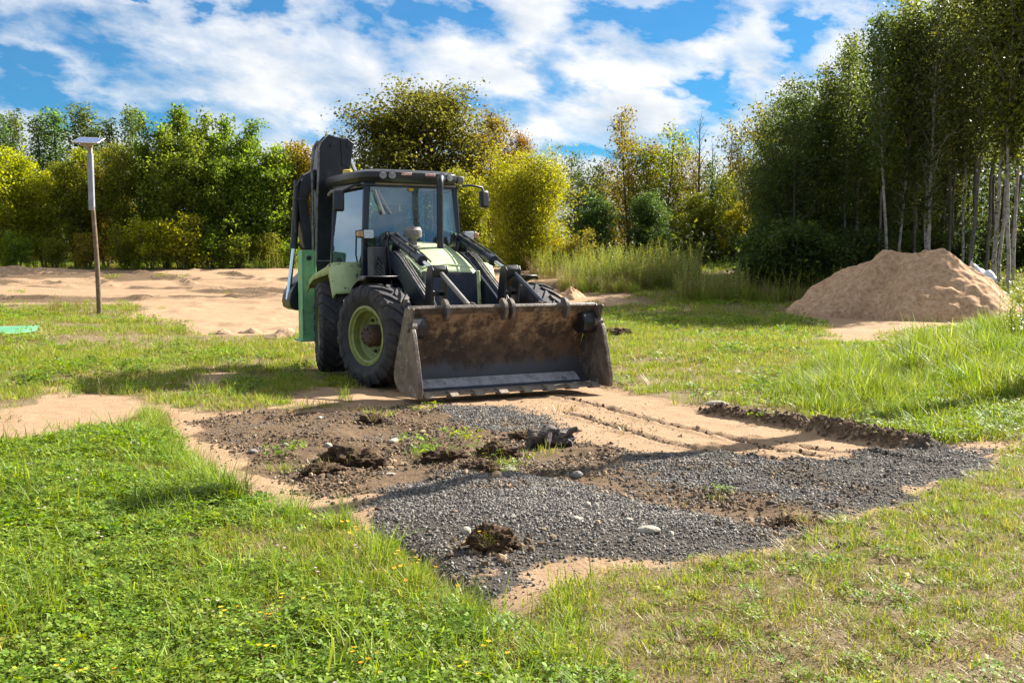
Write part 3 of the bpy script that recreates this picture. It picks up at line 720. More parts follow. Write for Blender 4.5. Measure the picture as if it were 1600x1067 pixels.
# --- wheels
def tyre_meshes(Rt, W, Rr):
    h = W / 2
    prof = [(Rr - 0.015, h * 0.72), (Rr + 0.02, h * 0.86), (Rr + 0.10, h * 1.0), (Rt - 0.14, h * 1.02), (Rt - 0.075, h * 0.97), (Rt - 0.035, h * 0.80), (Rt - 0.028, h * 0.4), (Rt - 0.026, 0)]
    prof = prof + [(r, -a) for r, a in prof[-2::-1]]
    t = MB().lathe(prof, (0, 0, 0), 'y', 72)
    nl = 20
    for k in range(nl):
        for sgn in (-1, 1):
            a0 = 2 * math.pi * (k + (0.5 if sgn > 0 else 0)) / nl
            rows = [(0.00, 0.0, Rt, Rt - 0.05), (0.45, 0.16, Rt, Rt - 0.05), (0.86, 0.30, Rt - 0.015, Rt - 0.07), (1.03, 0.34, Rt - 0.075, Rt - 0.11), (1.045, 0.35, Rt - 0.15, Rt - 0.16)]
            vs = []; 
            for (f, da, ro, ri) in rows:
                wdt = 0.055 + 0.02 * f
                for r, ww in ((ro, wdt * 0.8), (ri, wdt)):
                    for s2 in (-1, 1):
                        w_ = a0 + da + s2 * ww
                        vs.append((r * math.cos(w_), sgn * f * h, r * math.sin(w_)))
            fs = []
            for i in range(len(rows) - 1):
                b0 = i * 4; b1 = b0 + 4
                fs += [(b0, b0 + 1, b1 + 1, b1), (b0 + 2, b1 + 2, b1 + 3, b0 + 3), (b0, b1, b1 + 2, b0 + 2), (b0 + 1, b0 + 3, b1 + 3, b1 + 1)]
            fs += [(0, 2, 3, 1)]; e = (len(rows) - 1) * 4; fs += [(e, e + 1, e + 3, e + 2)]
            t.add(vs, fs)
    tm = t.mesh('tyre', 'rubber', 35)
    s = -1
    rp = [(Rr + 0.005, s * h * 0.84), (Rr - 0.025, s * h * 0.86), (Rr - 0.035, s * h * 0.74), (Rr - 0.06, s * h * 0.70), (Rr - 0.065, s * h * 0.30), (Rr - 0.09, s * h * 0.20), (Rr - 0.11, s * h * 0.05), (0.17, s * h * -0.05), (0.13, s * h * 0.0), (0.0, s * h * 0.0)]
    rm = MB().lathe(rp, (0, 0, 0), 'y', 56)
    for k in range(4):     # oval hand holes rimmed in the dish
        w_ = 2 * math.pi * (k + 0.3) / 4
    rm.lathe([(Rr + 0.005, h * 0.84), (Rr - 0.06, h * 0.7), (Rr - 0.09, 0), (0, 0)], (0, 0, 0), 'y', 40)
    rmm = rm.mesh('rim', 'rim', 30)
    hm = MB().lathe([(0.135, -0.01), (0.135, -0.12), (0.12, -0.16), (0.11, -0.17), (0.0, -0.175)], (0, 0, 0), 'y', 28)
    for k in range(8):
        w_ = 2 * math.pi * k / 8
        hm.tube([(0.085 * math.cos(w_), -0.165, 0.085 * math.sin(w_)), (0.085 * math.cos(w_), -0.19, 0.085 * math.sin(w_))], 0.014, 6)
    hmm = hm.mesh('hub', 'hub', 30)
    bm_ = MB()
    for k in range(10):
        w_ = 2 * math.pi * (k + 0.5) / 10
        bm_.tube([(0.20 * math.cos(w_), 0.0, 0.20 * math.sin(w_)), (0.20 * math.cos(w_), -0.035, 0.20 * math.sin(w_))], 0.019, 6)
    for k in range(5):
        w_ = 2 * math.pi * (k + 0.2) / 5
        bm_.lathe([(0.0, -0.004), (0.034, -0.004)], (0.30 * math.cos(w_), h * -0.115, 0.30 * math.sin(w_)), 'y', 12)
    nut = MB().tube([(0, 0, 0), (0, -0.035, 0)], 0.019, 6).mesh('wheel_nut', 'black', 30)
    return tm, rmm, hmm, nut
TM = tyre_meshes(0.635, 0.43, 0.365)
for (x, y, steer) in ((-1.54, -1.10, 15), (-1.46, 0.97, 15), (-3.44, -1.05, -13), (-3.42, 1.0, -13)):
    wv = empty('wheel'); wv.parent = bh; wv.location = (x, y, 0.622); wv.rotation_euler = (0, R(17 * x), R(steer) + (math.pi if y > 0 else 0))
    for nm, me_ in zip(('tyre', 'rim', 'hub'), TM):
        link_mesh(nm, me_, wv)
    for k in range(10):
        w_ = 2 * math.pi * (k + 0.5) / 10
        link_mesh('wheel_nut', TM[3], wv, (0.20 * math.cos(w_), 0.0, 0.20 * math.sin(w_)))

# --- chassis
c = MB()
c.box((-2.6, 0, 0.72), (3.2, 0.62, 0.42)); c.box((-1.44, 0, 0.60), (0.22, 1.5, 0.2)); c.box((-3.42, 0, 0.60), (0.24, 1.5, 0.24))
c.box((-4.25, 0, 0.95), (0.14, 2.2, 0.55)); c.box((-2.35, -0.62, 0.85), (0.8, 0.35, 0.5)); c.box((-2.35, 0.62, 0.85), (0.8, 0.35, 0.5))
c.box((-3.35, 0, 1.1), (1.7, 1.36, 0.30))
c.build('chassis', 'black', bh, bevel=0.02)
MB().prism([(-2.55, 0.72), (-2.55, 1.12), (-2.12, 1.12), (-2.12, 0.72)], -0.84, -0.80, 'y').build('fuel_tank_side', 'sage_dirty', bh, bevel=0.01)

# --- hood
nx_, ny_ = 9, 11
hv = []; hf = []
for i in range(nx_):
    u = i / (nx_ - 1); x = -2.86 + u * 1.12
    zt_ = 1.80 - 0.10 * u - 0.30 * u ** 1.6 
    hw = 0.425 - 0.03 * u
    for j in range(ny_):
        v_ = -1 + 2 * j / (ny_ - 1)
        hv.append((x, hw * v_, zt_ - 0.055 * abs(v_) ** 3.4))
for i in range(nx_ - 1):
    for j in range(ny_ - 1):
        hf.append((i * ny_ + j, i * ny_ + j + 1, (i + 1) * ny_ + j + 1, (i + 1) * ny_ + j))
h_ = MB(); base = len(hv)
for i in range(nx_):                       # skirt sides
    u = i / (nx_ - 1); x = -2.86 + u * 1.12; hw = 0.425 - 0.03 * u
    hv += [(x, -hw - 0.004, 1.06), (x, hw + 0.004, 1.06)]
for i in range(nx_ - 1):
    hf.append((i * ny_, (i + 1) * ny_, base + 2 * (i + 1), base + 2 * i))
    hf.append((i * ny_ + ny_ - 1, base + 2 * i + 1, base + 2 * (i + 1) + 1, (i + 1) * ny_ + ny_ - 1))
h_.add(hv, hf)
hood = h_.build('hood', 'sage', bh, smooth=35)
hm_ = hood.modifiers.new('thickness', 'SOLIDIFY'); hm_.thickness = 0.02; hm_.offset = -1
# pressed line running over the hood near its right edge
rib = MB()
pts_ = []
for i in range(13):
    u = i / 12 * 0.86 + 0.02; x = -2.86 + u * 1.12; hw = 0.425 - 0.03 * u; v_ = 0.80 - 0.10 * max(0, u - 0.7)
    pts_.append((x, hw * v_, 1.80 - 0.10 * u - 0.30 * u ** 1.6 - 0.055 * v_ ** 3.4 + 0.004))
rib.tube(pts_, 0.014, 8); rib.tube([(p[0], -p[1], p[2]) for p in pts_], 0.014, 8)
rib.tube([(-1.885, -0.36, 1.447), (-1.872, 0, 1.492), (-1.885, 0.36, 1.447)], 0.012, 8)
rib.build('hood_rib', 'sage', hood)
g = MB().prism([(-1.765, 1.40), (-1.735, 1.38), (-1.66, 0.55), (-1.76, 0.55)], -0.35, 0.35, 'y')
gr = g.build('grille', 'navy', bh, bevel=0.01)
gs = MB()
for i in range(16):
    z = 0.62 + i * 0.047; x = -1.735 + (1.38 - z) * 0.090 + 0.003
    gs.box((x, 0, z), (0.012, 0.66, 0.012))

for sgn in (-1, 1):
    MB().prism([(-1.80, 1.40), (-1.73, 1.41), (-1.64, 0.58), (-1.72, 0.58)], min(sgn * 0.352, sgn * 0.400), max(sgn * 0.352, sgn * 0.400), 'y').build('grille_post', 'pgrey' if sgn < 0 else 'sage_dirty', bh, bevel=0.008)
MB().box((-1.66, 0, 0.50), (0.16, 0.9, 0.16)).build('front_weight', 'black', bh, bevel=0.02)

# --- precleaner bowl and exhaust
MB().lathe([(0.0, 1.70), (0.105, 1.70), (0.105, 1.735), (0.06, 1.745), (0.056, 1.83), (0.075, 1.845), (0.118, 1.85), (0.125, 1.865), (0.125, 1.945), (0.112, 1.96), (0.10, 1.985), (0.03, 1.99), (0.02, 2.015), (0.0, 2.015)], (-2.45, -0.25, 0), 'z', 32).build('precleaner', 'pgrey', bh)
MB().tube([(-2.50, 0.175, 1.55), (-2.50, 0.175, 2.50), (-2.50, 0.178, 2.58), (-2.52, 0.19, 2.63), (-2.56, 0.21, 2.665)], 0.046, 18).build('exhaust_pipe', 'plastic', bh)

# --- cab
XF, XR, YC = -2.92, -3.95, 0.70
cf = MB()
def pillar(a, b_, wx, wy):
    a = Vector(a); b_ = Vector(b_)
    vs = []
    for p in (a, b_):
        for dx, dy in ((-1, -1), (1, -1), (1, 1), (-1, 1)): vs.append((p.x + dx * wx / 2, p.y + dy * wy / 2, p.z))
    cf.add(vs, [(0, 3, 2, 1), (4, 5, 6, 7), (0, 1, 5, 4), (1, 2, 6, 5), (2, 3, 7, 6), (3, 0, 4, 7)])
for sgn in (-1, 1):
    pillar((XF, sgn * (YC + 0.02), 1.30), (XF - 0.05, sgn * (YC - 0.05), 2.60), 0.075, 0.085)
    pillar((XR, sgn * (YC + 0.13), 1.25), (XR + 0.02, sgn * (YC + 0.07), 2.60), 0.07, 0.07)
    rz_ = Matrix.Rotation(-sgn * math.atan(0.12 / 1.28), 3, 'Z')
    cf.box((-3.44, sgn * (YC + 0.02), 2.575), (1.04, 0.07, 0.06), rz_)
    cf.box((-3.44, sgn * (YC + 0.07), 1.37), (1.04, 0.06, 0.10), rz_)
cf.box((XF - 0.03, 0, 2.575), (0.07, 1.32, 0.06)); cf.box((XR + 0.02, 0, 2.575), (0.07, 1.52, 0.06)); cf.box((XR, 0, 1.52), (0.07, 1.6, 0.12))
CABY = -0.055
cab = cf.build('cab_frame', 'navy', bh, loc=(0, CABY, 0), bevel=0.015)
# lower front of the cab beside the hood
MB().prism([(-0.69, 1.10), (-0.69, 1.74), (-0.50, 1.70), (-0.50, 1.10)], XF - 0.015, XF + 0.015, 'x').build('footwell_panel', 'black', cab, bevel=0.005)
MB().prism([(0.50, 1.10), (0.50, 1.70), (0.69, 1.74), (0.69, 1.10)], XF - 0.015, XF + 0.015, 'x').build('footwell_panel', 'black', cab, bevel=0.005)
MB().prism([(-0.50, 1.10), (0.50, 1.10), (0.50, 1.72), (-0.50, 1.72)], XF - 0.03, XF - 0.005, 'x').build('firewall', 'interior', cab)
def pane(pts4, name, mat, parent, t=0.008):
    a, b_, c_, d_ = [Vector(p) for p in pts4]
    n = (b_ - a).cross(d_ - a).normalized() * t
    vs = [a, b_, c_, d_, a + n, b_ + n, c_ + n, d_ + n]
    m_ = MB(); m_.add([tuple(p) for p in vs], [(0, 3, 2, 1), (4, 5, 6, 7), (0, 1, 5, 4), (1, 2, 6, 5), (2, 3, 7, 6), (3, 0, 4, 7)])
    return m_.build(name, mat, parent, smooth=0)
ws = pane([(XF + 0.02, -0.675, 1.75), (XF + 0.02, 0.675, 1.75), (XF - 0.03, 0.605, 2.545), (XF - 0.03, -0.605, 2.545)], 'windscreen', 'glass', bh); ws.location.y = CABY
wp = MB(); wp.tube([(XF + 0.045, -0.56, 2.50), (XF + 0.055, -0.44, 2.17)], [0.010, 0.020], 8); wp.tube([(XF + 0.045, -0.52, 2.50), (XF + 0.05, -0.42, 2.32), (XF + 0.05, -0.33, 2.18)], 0.007, 6)
wp.build('wiper', 'alu', ws)
MB().box((XF + 0.002, -0.02, 2.52), (0.004, 0.07, 0.04)).build('sticker', 'orange', ws)
MB().box((XF + 0.03, 0.62, 1.86), (0.004, 0.09, 0.16)).build('sticker', 'green', ws)
for sgn in (-1, 1):
    d_ = MB().prism([(-3.00, 1.16), (-3.00, 1.44), (-3.90, 1.44), (-3.90, 1.16)] if sgn > 0 else [(-3.00, 1.16), (-3.00, 1.42), (-3.88, 1.48), (-3.88, 1.16)], -0.0175, 0.0175, 'y')
    door = d_.build('door', 'sage_dirty', bh, bevel=0.01)
    door.location.y = CABY
    for v in door.data.vertices:
        v.co.y += sgn * (0.735 + (-3.0 - v.co.x) * 0.118)
    if sgn < 0:
        pane([(-3.90, -0.835, 1.47), (-3.00, -0.730, 1.47), (-3.00, -0.672, 2.545), (-3.90, -0.777, 2.50)], 'door_window', 'glass_side', door)
    else:
        pane([(-3.00, 0.730, 1.47), (-3.90, 0.835, 1.47), (-3.90, 0.777, 2.545), (-3.00, 0.672, 2.545)], 'door_window', 'glass', door)
    MB().tube([(-3.06, sgn * 0.76, 1.52), (-3.06, sgn * 0.78, 1.62), (-3.06, sgn * 0.77, 1.95)], 0.012, 8).build('grab_handle', 'black', door)
pane([(XR - 0.01, 0.64, 1.60), (XR - 0.01, -0.64, 1.60), (XR + 0.02, -0.58, 2.545), (XR + 0.02, 0.58, 2.545)], 'rear_window', 'glass', bh).location.y = CABY
# silver strip over the door
MB().prism([(-3.02, 2.53), (-3.02, 2.575), (-3.85, 2.545), (-3.95, 2.50), (-3.95, 2.46), (-3.85, 2.505)], -0.03, 0.0, 'y').build('door_trim', 'pgrey', bh, loc=(-0.05, -0.435, 0), bevel=0.004, rot=(0, 0, math.atan(0.12)))

# --- roof
r_ = MB()
layers = [(2.60, 0.0, 0.0), (2.66, 0.05, 0.04), (2.735, 0.05, 0.035), (2.775, -0.03, -0.06), (2.79, -0.18, -0.20)]
outl = [(-2.83, -0.66), (-2.79, -0.52), (-2.775, -0.2), (-2.775, 0.1), (-2.79, 0.38), (-2.84, 0.50), (-2.95, 0.58), (-3.3, 0.64), (-4.1, 0.68), (-4.32, 0.62), (-4.36, 0.4), (-4.36, -0.4), (-4.32, -0.80), (-4.1, -0.86), (-3.2, -0.82), (-2.92, -0.76)]
vs = []; n_ = len(outl); ctr = (-3.45, 0)
for (z, ex, ey) in layers:
    for (x, y) in outl:
        dx = x - ctr[0]; dy = y
        vs.append((x + (ex if dx > 0 else -ex) * min(1, abs(dx) / 0.6), y + (ey if dy > 0 else -ey) * min(1, abs(dy) / 0.4), z - 0.02 * max(0, -(x + 3.6))))
fs = []
for i in range(len(layers) - 1):
    for j in range(n_):
        q_ = (j + 1) % n_
        fs.append((i * n_ + j, i * n_ + q_, (i + 1) * n_ + q_, (i + 1) * n_ + j))
fs.append(tuple(range(n_ - 1, -1, -1))); fs.append(tuple(range((len(layers) - 1) * n_, len(layers) * n_)))
r_.add(vs, fs)
roof = r_.build('roof', 'plastic', bh, smooth=50, bevel=0.008)
roof.location = (0, 0, 0)
MB().box((-3.5, 0, 2.585), (1.2, 1.2, 0.02)).build('roof_lining', 'liner', roof)
lamp_me = MB().lathe([(0.0, 0.03), (0.045, 0.028), (0.05, 0.018), (0.052, 0.0), (0.052, -0.03)], (0, 0, 0), 'x', 24).mesh('work_light', 'work_lamp')
ring_me = MB().lathe([(0.051, 0.012), (0.060, 0.014), (0.062, -0.02), (0.05, -0.03)], (0, 0, 0), 'x', 24).mesh('lamp_ring', 'black')
def profx(y):
    return float(np.interp(abs(y), [0, 0.15, 0.45, 0.58, 0.72], [-2.53, -2.53, -2.553, -2.612, -2.735]))
for y, x, a_ in ((-0.555, -2.745, -8), (-0.43, -2.733, -4), (0.31, -2.735, 4), (0.425, -2.755, 14)):
    o = link_mesh('work_light', lamp_me, roof, (x, y, 2.685)); o.rotation_euler = (0, 0, R(a_))
    link_mesh('lamp_ring', ring_me, o)
for y in (-0.22, 0.13):
    MB().box((-2.722, y, 2.712), (0.016, 0.15, 0.036)).build('reflector', 'reflector', roof, bevel=0.004)
MB().lathe([(0.0, 2.86), (0.05, 2.86), (0.07, 2.85), (0.075, 2.76), (0.085, 2.75), (0.085, 2.72), (0.0, 2.72)], (-4.05, -0.60, 0), 'z', 20).build('beacon', 'beacon', roof)
MB().box((-2.95, 0.68, 2.68), (0.12, 0.10, 0.10)).build('roof_marker', 'pgrey', roof, bevel=0.02)

# --- mirrors and headlights
def mirror(pts, c_, d_, rz):
    m_ = MB().tube(pts, 0.018, 10).build('mirror_arm', 'plastic', bh, bevel=0)
    h2 = MB().box((0, 0, 0), d_).build('mirror', 'plastic', m_, loc=c_, bevel=0.03); h2.rotation_euler = (0, R(-4), rz)
    g2 = MB().box((-d_[0] / 2 - 0.002, 0, 0), (0.006, d_[1] * 0.86, d_[2] * 0.88)).build('mirror_glass', 'chrome', h2, bevel=0.0)
    return m_
mirror([(-2.95, 0.72, 2.60), (-2.93, 0.85, 2.61), (-2.92, 1.02, 2.585), (-2.92, 1.04, 2.53)], (-2.92, 1.055, 2.42), (0.08, 0.14, 0.25), R(12))
mirror([(-3.02, -0.72, 2.58), (-3.06, -0.85, 2.56), (-3.10, -1.0, 2.48)], (-3.12, -1.05, 2.35), (0.09, 0.15, 0.29), R(-25))
for sgn in (-1, 1):
    st = MB().tube([(XF, sgn * 0.72, 1.72), (XF + 0.04, sgn * 0.76, 1.78), (XF + 0.06, sgn * 0.76, 1.86)], 0.014, 8).build('headlight', 'black', bh)
    MB().prism([(-0.085, -0.05), (-0.10, 0.02), (-0.075, 0.06), (0.075, 0.065), (0.10, 0.035), (0.10, -0.045), (0.085, -0.06)], -0.08, 0.055, 'x').build('lamp_housing', 'black', st, loc=(XF + 0.08, sgn * 0.78, 1.895), bevel=0.012)
    yl = sgn * 0.78 - sgn * 0.030
    MB().prism([(-0.068, -0.055), (-0.068, 0.056), (0.06, 0.058), (0.07, 0.04), (0.07, -0.045), (0.055, -0.056)], 0.05, 0.066, 'x').build('lens', 'lamp', st, loc=(XF + 0.08, yl, 1.895), bevel=0.006)
    MB().prism([(-0.045, -0.025), (-0.04, 0.035), (0.028, 0.045), (0.03, -0.045)] if sgn < 0 else [(-0.03, -0.045), (-0.028, 0.045), (0.04, 0.035), (0.045, -0.025)], -0.02, 0.064, 'x').build('indicator', 'amber', st, loc=(XF + 0.08, sgn * 0.78 + sgn * 0.075, 1.895), bevel=0.008)

# --- cab interior
s_ = MB().box((-3.65, 0.0, 1.62), (0.48, 0.50, 0.14)).build('seat', 'interior', bh, bevel=0.04)
MB().box((-3.88, 0.0, 1.96), (0.13, 0.50, 0.62)).build('seat_back', 'interior', s_, bevel=0.05)
MB().box((-3.90, 0.0, 2.34), (0.09, 0.26, 0.16)).build('headrest', 'interior', s_, bevel=0.03)
sw = MB()
ring = [(-3.14 + 0.06 * math.sin(t), 0.19 * math.cos(t), 1.95 + 0.17 * math.sin(t)) for t in np.linspace(0, 2 * math.pi, 25)]
sw.tube(ring, 0.014, 8); sw.tube([(-3.14, -0.18, 1.95), (-3.14, 0.18, 1.95)], 0.012, 6); sw.tube([(-3.14, 0, 1.95), (-3.02, 0, 1.45)], 0.035, 8)
sw.build('steering_wheel', 'plastic', bh)
MB().box((-3.25, 0.52, 1.72), (0.5, 0.16, 0.5)).build('side_console', 'interior', bh, bevel=0.03)
MB().prism([(-2.98, 2.53), (-2.98, 2.30), (-3.10, 2.36), (-3.12, 2.53)], -0.56, 0.02, 'y').build('sun_visor', 'liner', bh, bevel=0.006)
MB().box((-3.5, -0.45, 1.36), (1.2, 0.4, 0.08)).build('cab_floor', 'interior', bh)

# --- fenders
def arc_fender(name, cx, cz, r0, r1, a0, a1, y0, y1, mat, lip, n=14):
    vs = []; fs = []
    for i in range(n + 1):
        t = R(a0 + (a1 - a0) * i / n); r = r0 + (r1 - r0) * i / n
        p = (cx + r * math.cos(t), cz + r * math.sin(t)); q = (cx + (r - lip) * math.cos(t), cz + (r - lip) * math.sin(t))
        vs += [(q[0], y0, q[1]), (p[0], y0 + (0.03 if y0 < 0 else -0.03), p[1]), (p[0], y1, p[1])]
    for i in range(n):
        for k_ in range(2): fs.append((i * 3 + k_, i * 3 + k_ + 1, i * 3 + 4 + k_, i * 3 + 3 + k_))
    m_ = MB(); m_.add(vs, fs)
    o = m_.build(name, mat, bh, smooth=45); md = o.modifiers.new('thickness', 'SOLIDIFY'); md.thickness = 0.016; return o
for sgn in (-1, 1):
    arc_fender('front_fender', -1.54, 0.62, 0.755, 0.73, 150, 86, sgn * (1.29 if sgn < 0 else 1.15), sgn * 0.80, 'black', 0.05)
    # rear wing: flat crown, swooping front apron
    prof = [(-4.02, 1.16, 0.05), (-3.92, 1.29, 0.06), (-3.72, 1.375, 0.07), (-3.45, 1.42, 0.08), (-3.18, 1.47, 0.10), (-3.04, 1.515, 0.12), (-2.97, 1.43, 0.14), (-2.91, 1.28, 0.12), (-2.86, 1.15, 0.07), (-2.84, 1.10, 0.03)]
    vs = []; fs = []
    for (x, z, lip) in prof:
        vs += [(x - 0.02, sgn * 1.235, z - lip - 0.03), (x, sgn * 1.23, z - 0.02), (x, sgn * 1.19, z), (x, sgn * 0.76, z + 0.01)]
    for i in range(len(prof) - 1):
        for k_ in range(3): fs.append((i * 4 + k_, i * 4 + k_ + 1, i * 4 + 5 + k_, i * 4 + 4 + k_))
    m_ = MB(); m_.add(vs, fs); o = m_.build('rear_fender', 'sage_dirty', bh, smooth=40)
    md = o.modifiers.new('thickness', 'SOLIDIFY'); md.thickness = 0.02
    MB().box((-2.62, sgn * 1.02, 0.86), (0.03, 0.30, 0.34)).build('mudguard_flap', 'sage_dirty', bh, bevel=0.01)

# --- loader towers, arms, rams, cranks, links, hoses
for sgn in (-1, 1):
    Y = sgn * 0.50
    SH = -0.22
    tw = MB()
    for dy in (-0.075, 0.075):
        tw.prism([(-2.62, 0.70), (-2.60, 1.55), (-2.44, 1.90), (-2.36, 1.93), (-2.30, 1.88), (-2.26, 1.60), (-2.18, 1.30), (-2.05, 0.70)], Y + dy - 0.012, Y + dy + 0.012, 'y')
    tw.tube([(-2.37, Y - 0.11, 1.86), (-2.37, Y + 0.11, 1.86)], 0.04, 12); tw.tube([(-2.40, Y - 0.11, 1.58), (-2.40, Y + 0.11, 1.58)], 0.05, 12)
    tw.build('loader_tower', 'black', bh, loc=(SH, 0, 0), bevel=0.006)
    arm_poly = [(-2.46, 1.66), (-2.36, 1.68), (-2.2, 1.66), (-1.95, 1.56), (-1.55, 1.33), (-1.12, 1.08), (-0.85, 0.83), (-0.60, 0.55), (-0.47, 0.34), (-0.55, 0.24), (-0.66, 0.27), (-0.95, 0.53), (-1.25, 0.82), (-1.55, 1.05), (-1.85, 1.24), (-2.15, 1.40), (-2.40, 1.52)]
    am = MB()
    for dy in (-0.055, 0.055): am.prism(arm_poly, Y + dy - 0.012, Y + dy + 0.012, 'y')
    am.prism([(x, z - (0.012 if i < 9 else -0.012)) for i, (x, z) in enumerate(arm_poly)], Y - 0.043, Y + 0.043, 'y')
    arm = am.build('loader_arm', 'navy', bh, loc=(SH, 0, 0), bevel=0.005)
    # upper ram: barrel, gland, rod
    A = Vector((-2.37, Y, 1.86)); B_ = Vector((-0.86, Y, 1.395)); d_ = (B_ - A)
    cy = MB().tube([A + d_ * 0.0, A + d_ * 0.66], 0.052, 18); cy.tube([A + d_ * 0.63, A + d_ * 0.70], 0.068, 18); cy.tube([A + d_ * 0.24, A + d_ * 0.26], 0.058, 18); cy.tube([A + d_ * 0.48, A + d_ * 0.50], 0.058, 18)
    ram = cy.build('hydraulic_cylinder', 'navy', bh, loc=(SH, 0, 0))
    MB().tube([A + d_ * 0.70, A + d_ * 0.985], 0.027, 14).build('piston_rod', 'chrome', ram)
    pl_ = MB(); off = Vector((0, 0.035, 0.066))
    pl_.tube([A + off + d_ * 0.02, A + off + d_ * 0.66, A + off + d_ * 0.82 + Vector((0, 0, -0.02))], 0.012, 8); pl_.tube([A - off * 0.2 + Vector((0, -0.035, 0.07)) + d_ * 0.02, A + Vector((0, -0.035, 0.07)) + d_ * 0.6], 0.010, 8)
    pl_.build('hose', 'hose', ram)
    # crank: two cheeks and a cap
    ck = MB()
    for dy in (-0.095, 0.095):
        ck.prism([(-1.06, 0.80), (-0.93, 1.43), (-0.88, 1.475), (-0.80, 1.475), (-0.765, 1.42), (-0.80, 1.15), (-0.84, 0.74), (-0.95, 0.70)], Y + dy - 0.014, Y + dy + 0.014, 'y')
    ck.prism([(-0.915, 1.455), (-0.88, 1.482), (-0.80, 1.482), (-0.77, 1.43), (-0.785, 1.335), (-0.83, 1.335), (-0.86, 1.42)], Y - 0.081, Y + 0.081, 'y')
    ck.tube([(-0.95, Y - 0.13, 0.82), (-0.95, Y + 0.13, 0.82)], 0.05, 12)
    ck.box((-0.94, Y, 1.13), (0.05, 0.16, 0.05))
    ck.build('bell_crank', 'black', bh, loc=(SH, 0, 0), bevel=0.006)
    MB().box((-1.02, Y - 0.01, 1.0), (0.06, 0.07, 0.34)).build('lower_ram', 'pgrey', bh, loc=(SH, 0, 0), bevel=0.01)
    lk = MB().tube([(-0.83 + SH, Y + 0.02, 1.40), (-0.27, Y + 0.07, 0.985)], 0.030, 14)
    lk.tube([(-0.27, Y + 0.02, 0.985), (-0.27, Y + 0.12, 0.985)], 0.05, 14)
    lk.build('link_rod', 'pgrey' if sgn < 0 else 'navy', bh)
    MB().prism([(-0.40, 0.80), (-0.36, 0.98), (-0.28, 1.06), (-0.20, 1.05), (-0.20, 0.9)], Y + 0.03, Y + 0.055, 'y').prism([(-0.40, 0.80), (-0.36, 0.98), (-0.28, 1.06), (-0.20, 1.05), (-0.20, 0.9)], Y + 0.10, Y + 0.125, 'y').build('bucket_lug', 'bucket_out', bucket, bevel=0.004)
    hs_ = MB()
    for q_, off in enumerate((0.0, 0.035, 0.07)):
        yy = Y + 0.02 - off * (1 if sgn < 0 else -1)
        hs_.tube([(-2.32, yy, 1.62 + off * .3), (-2.1, yy, 1.655), (-1.9, yy, 1.565), (-1.5, yy, 1.325), (-1.14, yy, 1.115), (-0.9, yy, 0.90), (-0.7, yy, 0.68)], 0.011, 8)
    hs_.build('hose', 'pipe', arm)
MB().tube([(-0.95, -0.50, 0.55), (-0.95, 0.50, 0.55)], 0.07, 14).build('cross_tube', 'black', bh)
# coiled hoses at the loader valve beside the cab
hh_ = MB()
for k_ in range(5):
    t0 = 0.06 * k_
    hh_.tube([(-2.62, -0.72 + t0 * .4, 1.15), (-2.58 + t0 * .3, -0.76 + t0 * .3, 1.42 + t0 * .4), (-2.52, -0.72, 1.60 - t0), (-2.46 + t0 * .2, -0.66, 1.50 - t0), (-2.42, -0.64, 1.15)], 0.016, 8)
hh_.build('hose', 'hose', bh)
MB().box((-2.66, -0.68, 1.45), (0.22, 0.20, 0.55)).build('valve_block', 'interior', bh, bevel=0.02)

# --- rear: stabilisers, boom, dipper, digging bucket
for sgn in (-1, 1):
    yb_ = sgn * 1.165
    sb = MB(); sb.box((-4.25, yb_, 1.04), (0.17, 0.17, 1.28))
    for e in (-0.098, 0.098): sb.box((-4.25, yb_ + e, 1.04), (0.20, 0.022, 1.29))
    sb.box((-4.25, yb_, 1.685), (0.19, 0.174, 0.02))
    stb = sb.build('stabiliser', 'green', bh, bevel=0.006)
    MB().tube([(-4.16, yb_ - 0.0, 1.58), (-4.13, yb_ - 0.0, 1.58)], 0.035, 14).build('grease_plug', 'black', stb)
    ft = MB(); ft.box((-4.25, yb_, 0.39), (0.34, 0.32, 0.03)); ft.box((-4.25, yb_, 0.42), (0.2, 0.22, 0.06)); ft.build('stabiliser_foot', 'green', stb, bevel=0.008)
XB = -4.62
boom_poly = [(-0.82, 1.20), (-0.96, 1.62), (-0.955, 2.15), (-0.925, 2.75), (-0.90, 3.14), (-0.85, 3.28), (-0.73, 3.41), (-0.66, 3.385), (-0.46, 3.355), (-0.385, 3.32), (-0.36, 3.25), (-0.375, 3.12), (-0.43, 2.85), (-0.55, 2.40), (-0.64, 1.9), (-0.66, 1.20)]
bo = MB()
for dx in (-0.13, 0.13): bo.prism(boom_poly, XB + dx - 0.012, XB + dx + 0.012, 'x')
bo.prism([(y * 0.985 - 0.01, z * 0.985 + 0.03) for y, z in boom_poly], XB - 0.118, XB + 0.118, 'x')
boom = bo.build('boom', 'black', bh, bevel=0.008)
for (y, z, r) in ((-0.425, 3.265, 0.045), (-0.80, 2.1, 0.03), (-0.78, 1.55, 0.04), (-0.70, 3.25, 0.022), (-0.85, 1.9, 0.02)):
    MB().tube([(XB + 0.142, y, z), (XB + 0.175, y, z)], r, 16).build('boom_pin', 'plastic', boom)
MB().prism([(-0.36, 3.30), (-0.45, 3.36), (-0.56, 3.345), (-0.54, 2.95), (-0.46, 2.95)], XB + 0.143, XB + 0.158, 'x').build('boom_plate', 'black', boom, bevel=0.004)
bl = MB(); bl.tube([(XB + 0.17, -0.86, 3.30), (XB + 0.18, -0.915, 3.22), (XB + 0.17, -0.905, 3.05), (XB + 0.17, -0.93, 2.55), (XB + 0.17, -0.955, 2.0), (XB + 0.17, -0.965, 1.55)], 0.017, 8)
